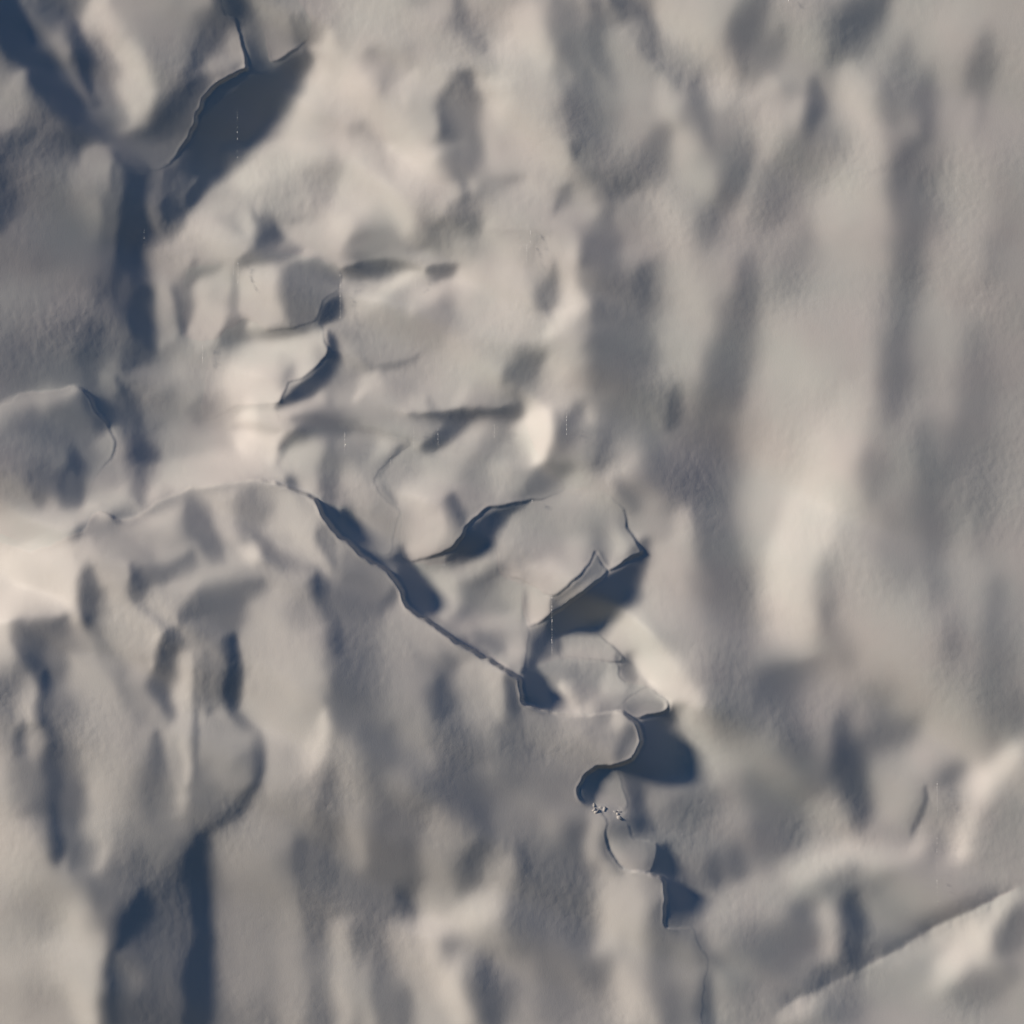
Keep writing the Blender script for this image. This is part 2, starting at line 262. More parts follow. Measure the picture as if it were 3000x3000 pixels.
d(52,12,(0,950,10),(60,980,40),(100,1080,40),(170,1150,30),(250,1215,10),(290,1170,20),(350,1160,20),(370,1230,20),(430,1320,24),(515,1420,30),(525,1550,40),(620,1640,30),(690,1680,30),(830,1760,12),(960,1850,8),(1015,1910,8),(900,1835,5),(700,1722,5),(600,1655,5),(500,1580,5),(380,1500,5),(335,1380,5),(240,1275,5),(150,1230,5),(60,1140,5),(0,1100,5))
s(118,16,(265,1255),(320,1300)); s(135,50,(160,1130),(250,1180),a=.8)
s(120,100,(60,1300),(180,1450)); s(92,40,(270,1490),(240,1560)); s(155,70,(420,1600),(540,1680)); s(95,50,(340,1780),(300,1660)); s(105,45,(600,1800),(640,1870)); s(170,60,(820,1830)); s(140,60,(120,1680)); s(165,40,(250,1840)); e(110,40,(0,1110),(150,1240),(250,1290),(330,1400),a=.5,hard=10)
d(85,14,(900,1835),(1010,1910),(1015,1960),(925,1960)); s(150,20,(900,1790),(980,1850))
s(196,60,(1540,1600),(1720,1720),(1850,1800)); s(226,75,(1740,1850),(1900,1930)); s(168,70,(1750,1400)); s(142,60,(1850,1430)); s(150,60,(1850,1640)); s(190,60,(1700,1580))
d(150,10,(1240,1700,8),(1330,1635,8),(1440,1655,8),(1520,1710,8),(1600,1790,6),(1560,1825,6),(1400,1810,10),(1260,1790,10)); s(165,26,(1440,1700),(1300,1740)); s(85,20,(1240,1720),(1250,1770))
d(72,20,(1520,1705,10),(1620,1770,30),(1680,1860,40),(1740,1932,30),(1620,1960,10),(1570,1870,6),(1600,1790,6))
d(140,10,(1080,1870),(1180,1812),(1300,1805),(1560,1830,6),(1575,1890,6),(1620,1960,6),(1140,1960)); s(170,30,(1500,1880)); s(150,30,(1250,1900))
s(112,90,(1540,80),(1580,220)); s(190,70,(1350,60)); s(112,80,(1640,420),(1750,560)); s(140,60,(1450,400)); s(76,34,(1895,280),(1895,430)); s(108,70,(1790,620),(1840,850)); s(112,55,(1330,430),(1280,540)); s(188,90,(1490,480),(1560,680)); s(190,70,(1400,720)); s(115,45,(1610,830),(1650,930)); s(162,45,(1780,940)); s(150,60,(1820,120))
tile(2,1)
s(115,55,(170,60),(220,180)); s(85,44,(240,200),(285,320)); s(185,110,(500,180),(560,330)); s(188,70,(50,200)); s(160,40,(810,340)); s(192,60,(950,330),(960,560))
s(145,80,(1200,280)); s(115,45,(1450,20),(1460,110)); s(130,50,(1500,250),(1560,400)); s(155,60,(1350,400)); s(112,55,(1570,480),(1600,640)); s(165,70,(1760,450)); s(120,50,(1070,660),(1080,850)); s(200,90,(800,560),(780,760))
s(150,80,(330,550)); s(85,70,(190,640),(170,800),(210,950)); s(82,80,(200,1080),(190,1220)); s(102,50,(60,780),(0,850)); s(135,60,(60,600)); s(94,48,(300,1370),(320,1520)); s(150,60,(380,1000)); s(165,60,(350,800)) 
s(232,80,(740,870),(680,1030),(600,1170)); s(216,90,(560,1270),(640,1400)); s(205,90,(640,1500),(560,1400)); s(190,80,(560,1550)); s(190,40,(770,1680)); s(190,45,(0,1040),(20,1160)); s(170,50,(200,1500)); s(185,60,(900,900))
e(92,60,(775,1250),(785,1450),(830,1640),a=.5,hard=30); s(84,32,(840,1300),(840,1540)); s(112,36,(850,1600),(880,1720)); s(130,80,(950,1330),(930,1120)); s(170,70,(1040,1560)); s(175,70,(1230,1520)); s(125,60,(1190,1000),(1270,1300)); s(165,60,(1330,800)); s(170,50,(1080,1200))
s(114,45,(1660,950),(1670,1200)); s(84,50,(1760,1400),(1700,1520)); s(96,60,(1620,1620),(1540,1730)); s(105,50,(1720,1680)); s(160,70,(1880,1250)); s(158,60,(1800,900)); s(160,60,(1450,1300)); s(170,80,(1350,1650))
s(150,100,(380,1740)); s(148,70,(100,1750)); s(170,60,(330,1720)); e(88,90,(460,1890),(560,1830),(750,1780),(830,1740),a=.8,hard=24); s(82,45,(510,1890),(640,1870)); s(108,50,(960,1790)); s(172,80,(1200,1850)); s(205,60,(20,1900)); s(120,50,(1850,1850))
tile(0,2)
s(102,60,(80,60)); s(62,32,(270,0),(275,150)); s(80,44,(340,280),(330,480),(330,750),(350,880)); s(172,32,(190,180),(210,40)); s(95,28,(160,290),(150,370)); s(162,32,(230,360)); s(112,60,(150,540),(220,650)); s(175,60,(30,500)); s(105,50,(430,350),(420,700))
s(158,90,(600,130),(620,450)); s(152,60,(620,700)); s(88,28,(930,40),(970,160)); s(128,36,(890,380),(880,620)); s(120,30,(750,300)); s(188,36,(1080,20),(1080,300),(1060,560),(1020,700)); e(108,60,(1130,0),(1130,300),(1125,580),a=.85,hard=14)
s(60,26,(1315,20),(1310,130)); s(75,20,(1340,180),(1440,260)); s(54,30,(1465,310),(1475,480)); s(64,24,(1440,570),(1340,690),(1200,810)); s(152,40,(1270,270)); s(150,45,(1240,470)); s(140,30,(1370,330)); s(105,50,(1200,700)); s(110,30,(1400,450)); s(145,16,(1390,540))
s(182,90,(1500,120)); s(198,60,(1820,230),(1770,430)); s(170,70,(1620,480)); s(178,40,(1790,680)); s(92,28,(1900,20),(1930,100)); s(140,50,(1500,650)); s(168,70,(1450,830))
s(88,45,(1890,560),(1870,740),(1890,900)); s(80,34,(1700,940),(1710,1080)); s(82,34,(1920,960),(1820,1110),(1740,1230)); s(115,50,(1900,1250)); s(145,40,(1620,950))
d(84,30,(830,1230,50),(1080,1230,40),(1070,1960,30),(600,1960,30),(640,1520,50),(720,1340,50)); s(100,70,(940,1300),(950,1500)); s(95,70,(900,1800)); s(55,48,(790,1290),(700,1420)); s(66,45,(680,1580),(650,1900))
s(58,44,(1140,880),(1090,1000),(1090,1120)); s(48,38,(1130,1240),(1150,1400),(1115,1600),(1105,1960)); s(105,60,(600,1050)); s(86,45,(570,1120),(600,1220)); s(92,32,(800,1010)); s(112,50,(940,1060)); s(105,40,(700,1130)); s(120,60,(930,850))
s(182,100,(0,800),(40,1000)); s(188,90,(400,1480),(430,1700)); s(182,60,(540,1750),(520,1900)); s(140,50,(200,1330)); s(150,60,(330,1170)); s(170,60,(60,1250)); s(148,60,(220,1780)); s(178,50,(40,1620)); s(165,50,(430,1260))
s(152,80,(1400,950)); s(138,110,(1400,1300)); s(122,60,(1560,1500)); s(130,60,(1350,1750)); s(118,60,(1500,1750)); s(158,40,(1690,1450),(1700,1850)); s(88,45,(1830,1450),(1820,1960)); s(115,60,(1920,1650)); s(60,45,(1932,1300),a=.1)
tile(1,2)
s(120,60,(60,60)); s(105,60,(550,80)); s(155,50,(360,130)); s(178,60,(830,120)); s(172,30,(870,220)); d(72,14,(925,-20),(1015,-20),(1030,100),(1040,200,40),(960,200,30),(925,100)); d(50,8,(1010,-20),(1150,-20,20),(1185,70,24),(1195,165,16),(1060,122),(1020,60))
s(158,50,(400,300),(450,250)); s(90,32,(110,200),(140,340)); s(82,26,(285,250),(300,370)); s(110,90,(560,480)); s(96,70,(680,600),(760,720)); s(130,45,(820,450)); s(168,45,(270,560)); s(150,60,(140,520),(50,420)); s(84,36,(180,760)); s(84,36,(240,950)); s(118,60,(80,850)); s(120,60,(400,620))
s(145,80,(980,700),(1100,800)); s(112,60,(900,320)); s(125,60,(1060,420)); s(100,40,(1250,560)); s(130,60,(1200,650)); s(150,50,(1330,720)); s(125,60,(600,200))
d(142,8,(1050,140),(1200,168),(1400,185),(1560,160),(1640,205),(1682,235),(1705,340),(1650,440),(1540,485),(1480,475),(1400,500),(1300,520,40),(1100,420,80),(1060,260,60)); s(165,40,(1300,230)); s(118,50,(1500,200)); s(155,50,(1350,380),(1520,400)); s(82,32,(1680,250),(1610,350),(1580,400)); s(150,24,(1670,400)); s(165,20,(1600,240),(1560,330))
d(150,8,(1195,80,20),(1250,-20),(1570,-20),(1740,30),(1600,130),(1620,180),(1400,186),(1210,165)); s(215,36,(1440,160),(1300,90)); s(192,40,(1290,50)); s(125,40,(1420,50)); s(175,45,(1560,60)); s(120,40,(1660,60))
d(138,6,(1600,120,14),(1700,20,20),(1760,60),(1855,100),(1840,175),(1740,198),(1660,205),(1610,180)); s(78,26,(1620,160),(1670,195)); s(158,20,(1810,120)); s(125,20,(1740,180))
d(48,12,(1665,212,6),(1740,200,6),(1845,178,6),(1860,130,8),(1932,200,60),(1850,260,60),(1932,420,60),(1940,520,60),(1850,560,50),(1640,540,50),(1560,500,20),(1600,470,6),(1660,435,6),(1705,345,6),(1685,235,6))  # shadow thrown by tongue and knob, painted in dark
s(100,36,(1600,560),(1650,640)); s(70,40,(1660,680),(1700,760)); d(52,8,(1510,485),(1440,545,20),(1440,630,16),(1440,690,10),(1410,690),(1370,670),(1340,615),(1380,550)); d(142,14,(1500,510,30),(1570,520,30),(1600,610,20),(1630,690),(1600,740),(1540,720),(1440,690),(1450,580)); s(130,18,(1600,690))
s(165,22,(1420,730),(1500,770)); s(155,16,(1550,770),(1595,745)); s(178,36,(1420,870),(1400,1000)); s(56,40,(1740,860),(1660,820)); s(140,40,(1830,760),(1760,600)); s(130,40,(1850,880)); s(85,40,(1920,740))
e(72,40,(1500,860),(1510,930),(1560,1020),(1620,1075),a=.9,hard=14); s(102,40,(1580,860)); s(140,50,(1680,960),(1720,920)); e(90,30,(1660,890),(1600,830),(1560,800),a=.6); s(82,40,(1260,920),(1240,980)); s(165,50,(1110,1010)); s(150,60,(1300,1080))
d(50,10,(1810,930,16),(1870,930,20),(1875,1050,20),(1895,1130),(1850,1140),(1765,1090,6),(1780,1000,6)); s(110,30,(1740,930)); s(90,30,(1740,1050))
d(142,20,(1580,1080,20),(1760,1092,8),(1840,1142,6),(1842,1280,8),(1740,1300,40),(1640,1200,50)); s(160,20,(1800,1200)); d(50,12,(1845,1140,6),(1940,1165),(1940,1400,40),(1860,1370,40),(1842,1290,8))
s(198,60,(1530,1080),(1580,1200)); s(190,60,(1560,1300),(1540,1480)); s(180,60,(1600,1700),(1620,1932)); s(105,45,(1420,1230),(1390,1480),(1470,1680)); s(195,34,(1370,1150),(1330,1230)); s(108,55,(1250,1120)) 
e(80,60,(1000,960),(1010,1060),(1040,1250),(1080,1420),a=.75,hard=20); s(75,26,(1040,950)); s(78,26,(1050,1130),(1090,1370)); s(130,50,(1200,1240)); s(105,70,(1180,1400),(1270,1560)); s(152,45,(1330,1640)); s(150,60,(1080,1680),(1080,1850)); s(120,60,(1200,1850)); s(150,50,(950,1550))
s(205,55,(450,1400),(650,1340),(820,1250)); s(188,40,(900,1160),(950,1000)); s(198,60,(450,1460),(500,1600)); s(198,80,(580,1720),(650,1880)); s(100,40,(640,1520)); e(88,90,(730,1640),(770,1760),(800,1932),a=.6,hard=30); s(88,36,(810,1720),(830,1900)); s(150,60,(850,1400)); s(165,60,(480,1250))
s(82,50,(780,960),(740,1110)); s(155,70,(560,850),(560,1100)); s(95,60,(370,950),(400,1150)); s(58,42,(330,1250),(300,1400)); s(118,70,(110,1300)); s(98,50,(40,1500)); s(168,55,(220,1560),(190,1830)); s(92,34,(320,1550),(310,1860)); s(90,50,(80,1850)); s(115,40,(100,1100))
s(88,80,(1800,1430),(1780,1640)); s(135,70,(1890,1800)); s(112,60,(1760,1350)); s(100,40,(1740,1850),a=.5)
tile(2,2)
s(212,46,(30,40)); s(72,54,(490,70)); s(122,70,(300,220)); s(178,60,(140,560)); s(165,60,(120,300)); s(95,55,(630,130),(690,380)); s(148,45,(800,250)); s(62,30,(935,210),(900,500)); s(72,50,(960,440),(1000,640),(1010,780)); s(100,50,(1050,380),(1200,310)); s(90,22,(1230,290),(1320,245)); s(170,40,(1400,180)); s(160,50,(1040,180))
s(64,26,(0,340),(20,500)); s(105,80,(620,780),(700,700)); s(92,50,(70,700)); s(152,70,(880,720),(830,850)); s(105,50,(440,900)); s(90,40,(600,930)); s(150,50,(320,700)); s(155,60,(470,420)); s(118,60,(450,620))
s(200,45,(640,1130),(850,1030),(1000,990)); s(188,40,(1100,1060),(1280,1020)); s(160,50,(950,900)); s(70,30,(180,1060),(190,1140)); s(84,45,(310,1040)); s(108,50,(460,1080)); s(140,30,(120,1080)); s(135,60,(1150,1180)); s(110,36,(1130,1130))
s(168,70,(1200,680)); s(182,30,(1390,450)); e(98,24,(1400,580),(1400,700),(1340,830),(1320,900),a=.9); s(195,14,(1300,1020),(1350,950),(1395,850)); s(175,60,(1450,300)); s(80,30,(1520,560),(1540,600)); s(108,26,(1600,500)); s(150,40,(1480,700),(1500,900)); s(225,46,(1880,400),(1720,580),(1660,780)); s(205,32,(1640,900),(1600,1010)); s(145,100,(1850,750)); s(145,60,(1700,1050)); s(165,50,(1530,1100)); s(105,45,(1910,180)); s(170,60,(1750,200))
d(50,14,(-10,1165,10),(60,1205,20),(75,1280,20),(60,1370,30),(-10,1395,40)); s(84,28,(80,1430),(110,1540),(220,1630),(330,1650)); s(160,40,(170,1480),(270,1560)); s(158,80,(400,1230),(600,1220)); s(102,100,(650,1380),(620,1520)); s(112,60,(480,1660)); s(175,50,(850,1350),(880,1540)); s(150,40,(700,1640)); s(62,40,(1000,1260),(990,1430),(1000,1600)); e(70,60,(945,1300),(955,1560),a=.5,hard=14); s(80,50,(880,1640))
s(148,80,(1300,1200)); s(125,60,(1100,1500)); e(82,55,(1932,1195),(1720,1290),(1500,1390),(1400,1460),(1250,1550),(1080,1640),(900,1725),(760,1790),(600,1870),(480,1940),a=.75,hard=8); s(75,22,(1000,1640),(1060,1620)); s(90,20,(780,1780),(860,1735))
s(190,40,(1250,1640),(1430,1500),(1560,1430),(1850,1270)); s(212,50,(1810,1310),(1720,1500),(1600,1700)); s(100,50,(1910,1400)); s(122,60,(1880,1700),(1650,1790)); s(112,60,(960,1870)); s(150,60,(1200,1800)); s(188,30,(620,1900),(730,1850)); s(68,34,(150,1740),(150,1940)); s(118,70,(350,1800)); s(165,50,(50,1700)); s(165,50,(1400,1800)); s(150,50,(1080,1740)); s(150,50,(1880,1880))
# second reading, quarter by quarter: the broad flutes and hollows
def quad(i, j):
    global OX, OY, SC; OX, OY, SC = 966.*i, 966.*j, .5
quad(0,0)
s(58,36,(150,250),(220,350),(290,440)); s(76,34,(300,450),(380,560)); s(76,24,(290,130),(320,240),(345,350)); s(88,34,(210,20),(200,60))
s(198,36,(440,180),(520,330),(555,440)); s(188,28,(400,20),(370,70)); s(160,34,(270,330)); s(128,50,(690,180),(650,330)); s(88,36,(580,540),(680,410),(760,310)); s(80,30,(770,220),(850,90)); s(156,30,(830,240)); s(168,20,(910,160),(935,225))
s(58,28,(870,-10),(900,60),(945,140),(985,225)); s(138,60,(1060,110)); s(108,26,(1150,90),(1150,170)); s(92,50,(640,600),(700,540),a=.6)
s(80,44,(20,640),(30,800)); s(94,44,(60,600),(200,540),(300,570)); s(172,32,(370,590),(405,680)); s(162,50,(320,680),(360,760)); s(104,22,(445,620),(430,780),(400,1000),(380,1150)); s(120,90,(180,900)); s(138,60,(100,1180),(250,1050),a=.6)
s(56,34,(520,760),(515,900),(495,980)); s(66,34,(485,1000),(480,1060),(505,1120)); s(54,28,(535,1090),(550,1200),(550,1270)); s(75,30,(510,650),(500,740)); s(84,28,(530,1300),(500,1360))
s(58,26,(640,800),(640,890)); s(86,26,(640,710),(620,780)); s(120,18,(590,700),(590,850)); s(172,36,(620,1050),(640,1250)); s(150,30,(560,960)); s(158,34,(600,920))
s(84,26,(735,1020),(695,1100),(695,1200)); s(198,42,(770,1120),(775,1240)); s(195,50,(980,1080),(960,1180)); s(62,20,(1265,1130),(1215,1195)); s(108,34,(900,1240),(850,1290),a=.7)
d(66,10,(1240,1310,8),(1275,1340,20),(1250,1420,24),(1180,1490,20),(1050,1545,14),(1090,1480,8),(1180,1420,8),(1240,1340,6))
s(88,26,(370,1270),(340,1400)); s(66,30,(350,1500),(400,1590)); s(150,40,(420,1440)); s(66,38,(505,1630),(550,1700),(560,1770)); s(92,30,(460,1540),(490,1620)); s(78,28,(290,1730),(285,1890)); s(106,32,(170,1780),(180,1840)); s(128,40,(770,1550)); s(150,50,(640,1700)); s(100,30,(640,1860),a=.5)
s(112,44,(1400,910),(1560,880),(1740,840)); s(94,32,(1750,340),(1700,490)); s(130,46,(1230,640),(1130,780),a=.8); s(128,44,(1350,560),(1430,690)); s(66,24,(1015,860),(1020,910))
s(100,30,(1150,1590),(1320,1600),a=.7); s(186,34,(1120,1730),(1200,1700)); s(112,30,(1240,1760),(1250,1860)); s(196,40,(720,1830),(900,1800)); s(226,26,(940,1560),(930,1680))
quad(0,1)
s(230,56,(70,190),(190,165)); s(224,50,(30,380),(60,480)); s(215,60,(230,250),(170,330)); s(170,60,(480,70),(650,60)); s(96,30,(345,250),(350,410)); s(122,30,(390,460),(440,600),(520,760)); s(176,40,(470,320),(560,500))
s(88,40,(110,480),(150,570)); s(60,26,(175,630),(185,750)); s(68,32,(215,820),(230,950),(222,1110),(230,1270)); s(98,50,(290,780),(290,1150)); s(170,24,(150,690),(125,780)); s(98,20,(115,810),(100,890)); s(165,20,(160,870)); s(102,44,(110,980),(170,1110)); s(178,60,(20,1000)); s(116,60,(270,560),(240,680))
s(152,60,(400,820),(430,1060)); s(112,30,(590,960),(590,1130)); s(90,28,(550,250),(545,320),(600,390)); s(118,28,(710,190),(600,250)); s(168,34,(700,290),(620,320)); s(102,36,(720,370),(850,310),(940,290)); s(120,50,(830,430))
s(102,26,(740,30),(800,150)); s(122,34,(480,80),(560,170)); s(84,20,(975,120),(1040,190),(1180,235)); s(200,24,(945,140)); s(178,60,(1130,100),(1190,180)); s(56,28,(1190,250),(1220,350)); s(74,32,(1245,380),(1258,500),(1262,620)); s(106,70,(1350,560),(1330,720)); s(120,60,(1330,300)); s(176,60,(1080,360),(1120,540)); s(180,60,(1060,700),(1180,660)); s(204,36,(1240,780),(1180,930)); s(128,40,(1150,380)); s(158,40,(1050,260),(960,240))
s(90,26,(655,440),(620,580),(640,710)); s(190,28,(700,580),(695,800),(690,1050)); e(100,34,(757,560),(757,800),(750,1020),a=.85,hard=14); s(70,20,(875,490),(882,620),(868,745)); s(78,16,(890,770),(965,810)); s(58,22,(975,830),(988,940),(980,1010)); s(66,18,(965,1030),(890,1120),(790,1200)); s(152,36,(870,830)); s(152,32,(820,960)); s(108,40,(820,1120)); s(124,30,(820,700),(800,560))
d(80,20,(550,1400,60),(720,1390,50),(725,1980,24),(400,1980,24),(425,1620,30),(480,1500,40)); s(54,36,(530,1470),(460,1600)); s(64,34,(430,1700),(420,1932)); s(96,50,(620,1560),(640,1800)); s(50,36,(752,1240),(728,1340),(738,1440)); s(46,28,(758,1480),(752,1640),(735,1960))
s(112,60,(400,1360),(420,1450)); s(96,30,(540,1320)); s(150,80,(950,1270)); s(138,90,(950,1500),(900,1750)); s(155,30,(1140,1560),(1155,1860)); s(185,80,(300,1600),(340,1850)); s(140,50,(120,1480)); s(180,60,(60,1300)); s(145,50,(130,1850))
s(92,34,(1140,1270),(1155,1380)); s(82,28,(1280,1250),(1210,1380),(1160,1460)); s(100,30,(1285,1040),(1270,1200)); s(84,22,(1478,820),(1492,920)); s(94,60,(1670,930),(1770,1110)); s(92,50,(1640,660),(1620,790)); s(88,28,(1480,350),(1450,430)); s(90,36,(1530,520),(1580,620)); s(165,50,(1560,400)); s(168,44,(1850,600),(1860,750)); s(105,50,(1350,900),(1340,780)); s(165,40,(1480,1010)); s(120,50,(1850,1000)); s(110,50,(1650,840)) 
s(90,34,(1420,1110),(1380,1160)); s(90,32,(1450,1260),(1440,1310)); s(115,60,(1320,1300),(1400,1450)); s(56,34,(1500,1470),(1485,1600)); s(90,32,(1190,1500),(1195,1932)); s(92,40,(1360,1630),(1230,1690)); s(172,38,(1420,1680),(1400,1932)); s(92,28,(1490,1680),(1515,1932)); s(150,60,(1680,1230),(1690,1350)); s(86,40,(1800,1290),(1760,1400)) 
s(208,44,(1560,1600),(1700,1560),(1830,1500),(1920,1430)); s(204,50,(1600,1620),(1680,1740),(1760,1900)); s(84,46,(1830,1740),(1860,1932)); s(100,26,(1690,1640))
quad(1,0)
s(100,36,(400,0),(470,110),(560,220),(600,300)); s(186,60,(620,90),(730,170)); s(112,36,(310,150),(380,310)); s(165,46,(430,170),(470,300)); s(128,44,(180,60),(220,210)); s(194,60,(60,140),(60,300)); s(94,28,(262,310),(250,450),(250,570)); s(128,90,(400,460),(330,580)); s(100,36,(580,500),(470,630),(380,720),(340,700)); s(112,36,(330,770),(330,900),(300,970)); s(172,34,(285,790)); s(124,24,(190,740)); s(165,50,(450,520))
s(186,46,(580,370),(670,480),(725,600),(745,720)); s(104,28,(690,350),(700,460),(745,530)); s(104,36,(880,580),(820,720),(740,860),(690,940)); s(112,40,(800,560)); s(100,38,(920,40),(860,150),(870,230)); s(120,30,(1000,150),(930,280)); s(84,46,(1380,20),(1290,100),(1220,190)); s(188,28,(810,290),(780,380)); s(190,22,(980,330),(890,385)); s(200,22,(1060,420)); s(80,26,(1140,350),(1140,480)); s(182,26,(985,460),(950,600)); s(172,26,(900,720),(880,800)); s(118,60,(1070,600),(990,780)); s(128,34,(1180,500),(1230,560)); s(165,36,(1100,200)) 
s(196,40,(1265,290),(1320,420),(1360,560),(1340,700)); s(118,40,(1480,210),(1470,300)); s(118,36,(1400,350),(1440,420)); s(98,36,(1570,330),(1570,500)); s(92,32,(1530,540),(1430,610)); s(86,34,(1470,690),(1440,800),(1395,950)); s(126,80,(1600,680),(1560,900)); s(104,30,(1785,170),(1740,330),(1740,480)); s(165,34,(1650,400)); s(176,60,(1650,100)); s(182,60,(1200,820),(1240,720)); s(132,46,(1090,940),(1030,1080)); s(180,40,(890,1040),(850,1150)); s(118,60,(1650,950),(1620,1100)); s(104,28,(1610,1110),(1610,1380)); s(110,40,(1650,1450),(1700,1640),(1650,1780)); s(162,28,(1780,720),(1740,1050)); s(170,80,(1280,1200)); s(125,50,(1440,1050))
s(108,56,(570,1000),(480,1120),(380,1280),(330,1410)); s(92,28,(515,1030),(475,1150)); s(108,40,(380,1090),(340,1160)); s(118,56,(430,1380),(450,1580)); s(104,40,(790,1310),(825,1480)); s(78,24,(622,1460),(608,1580)); s(96,76,(760,1690),(710,1860)); s(170,40,(600,1310),(660,1400)); s(108,34,(90,1350),(-10,1420)); s(236,38,(90,1600),(85,1700)); s(106,34,(240,1570),(150,1770)); s(190,46,(330,1600),(400,1700)); s(208,34,(200,1180),(150,1230)); s(122,26,(150,1060),(130,1150)); s(202,90,(1100,1700),(1140,1932)); s(188,60,(1050,1450)); s(118,34,(1360,1780)); s(160,50,(700,1230)) 
quad(1,1)
s(92,62,(750,10),(790,210)); s(92,40,(840,240),(862,380)); s(190,34,(650,40),(640,250)); s(236,56,(1130,0),(1040,170)); s(220,60,(990,220),(1060,330)); s(205,50,(1120,400),(1010,430)); s(196,40,(1160,500)); s(90,32,(1190,190),(1190,390)); s(114,40,(1210,440),(1260,530)); s(170,60,(1430,420)); s(125,50,(1380,120),(1440,240)); s(104,36,(1740,10),(1745,190)); s(92,42,(1830,300),(1770,400),(1690,480)); s(150,60,(1560,120)); s(165,50,(1520,620))
s(226,38,(370,430),(520,560),(660,690)); s(165,60,(620,440),(800,560)); s(130,34,(560,300)); s(182,46,(540,220),(620,160))
e(88,60,(900,720),(970,630),(1100,575),(1220,530),a=.85,hard=24); s(86,44,(970,670),(1020,660)); s(98,42,(1060,760),(1095,920)); s(104,40,(1370,620),(1400,750)); s(152,40,(1160,800)); s(180,50,(660,800),(720,990)); s(150,50,(850,850)); s(120,40,(820,760)); s(72,26,(1265,770),(1235,970)); s(76,38,(1300,900),(1300,1050),(1312,1190)); s(90,30,(1520,810),(1370,880)); s(170,60,(1420,1020)) 
s(102,62,(1160,1070),(1060,1260)); s(108,44,(930,1050),(960,1150)); s(110,46,(620,1130),(740,1110)); s(160,40,(850,1180)); s(130,40,(800,1260)); s(80,28,(770,1340),(775,1410)); s(92,36,(850,1320),(860,1370)); s(106,46,(950,1370),(1020,1350)); s(160,70,(1220,1150),(1200,1260)); s(198,36,(980,1395),(1140,1365),(1280,1290)); s(188,34,(1350,1330),(1430,1340)); s(222,38,(1890,920),(1800,1060),(1730,1270)); s(138,80,(1890,1200)); s(88,30,(1690,980),(1640,1010)); s(170,50,(1620,880)) 
s(68,30,(1300,1480),(1300,1620),(1310,1740)); s(178,36,(1215,1520),(1200,1680)); s(104,90,(1020,1570),(900,1700)); s(162,70,(830,1480),(1000,1440)); s(128,40,(1200,1420)); s(120,40,(1400,1400)); s(150,60,(1500,1470))
e(78,46,(1932,1438),(1700,1550),(1500,1640),(1300,1760),(1150,1825),(1000,1900),a=.8,hard=8); e(192,46,(1150,1832),(1300,1768),(1500,1650),(1700,1560),(1900,1470),a=.75,hard=8); s(210,44,(1885,1500),(1800,1640),(1670,1770)); s(92,40,(1925,1560),(1890,1650)); s(120,50,(1850,1800),(1750,1850)); s(150,60,(1450,1800)); s(105,40,(1280,1870)); s(188,24,(1080,1900),(1140,1880))
for k in range(34):          # thin flutes hanging under the straight edge
    t = rng.random(); x = 1010+880*t; y = 1905-445*t-18*math.sin(3.1*t); r = rng.random(3)
    s(120 if k % 2 else 205, 5+6*r[0], (x, y+16), (x-3+4*r[2], y+40+75*r[1]), a=.28)
s(78,26,(700,1630),(770,1720),(850,1740)); s(66,30,(742,1770),(738,1932)); s(82,56,(550,1540),(510,1700)); s(142,60,(620,1800)); s(108,30,(700,1550),(710,1640)); s(165,36,(800,1650)); s(120,60,(900,1830))
s(92,36,(220,1220),(170,1300)); s(194,44,(365,1380),(400,1500),(340,1620)); s(184,36,(430,1740),(460,1932)); s(98,44,(50,1380),(80,1580)); s(194,24,(270,1410),(235,1480)); s(104,44,(190,1540),(210,1700),(300,1770)); s(165,36,(200,1800)); s(82,24,(35,1280),(60,1470)); s(180,30,(300,1160),(290,1300)); s(138,30,(440,1330)); s(132,40,(260,870)); s(108,40,(60,860),(30,760)); s(172,40,(-40,620),a=.7)
SC = 1/3.
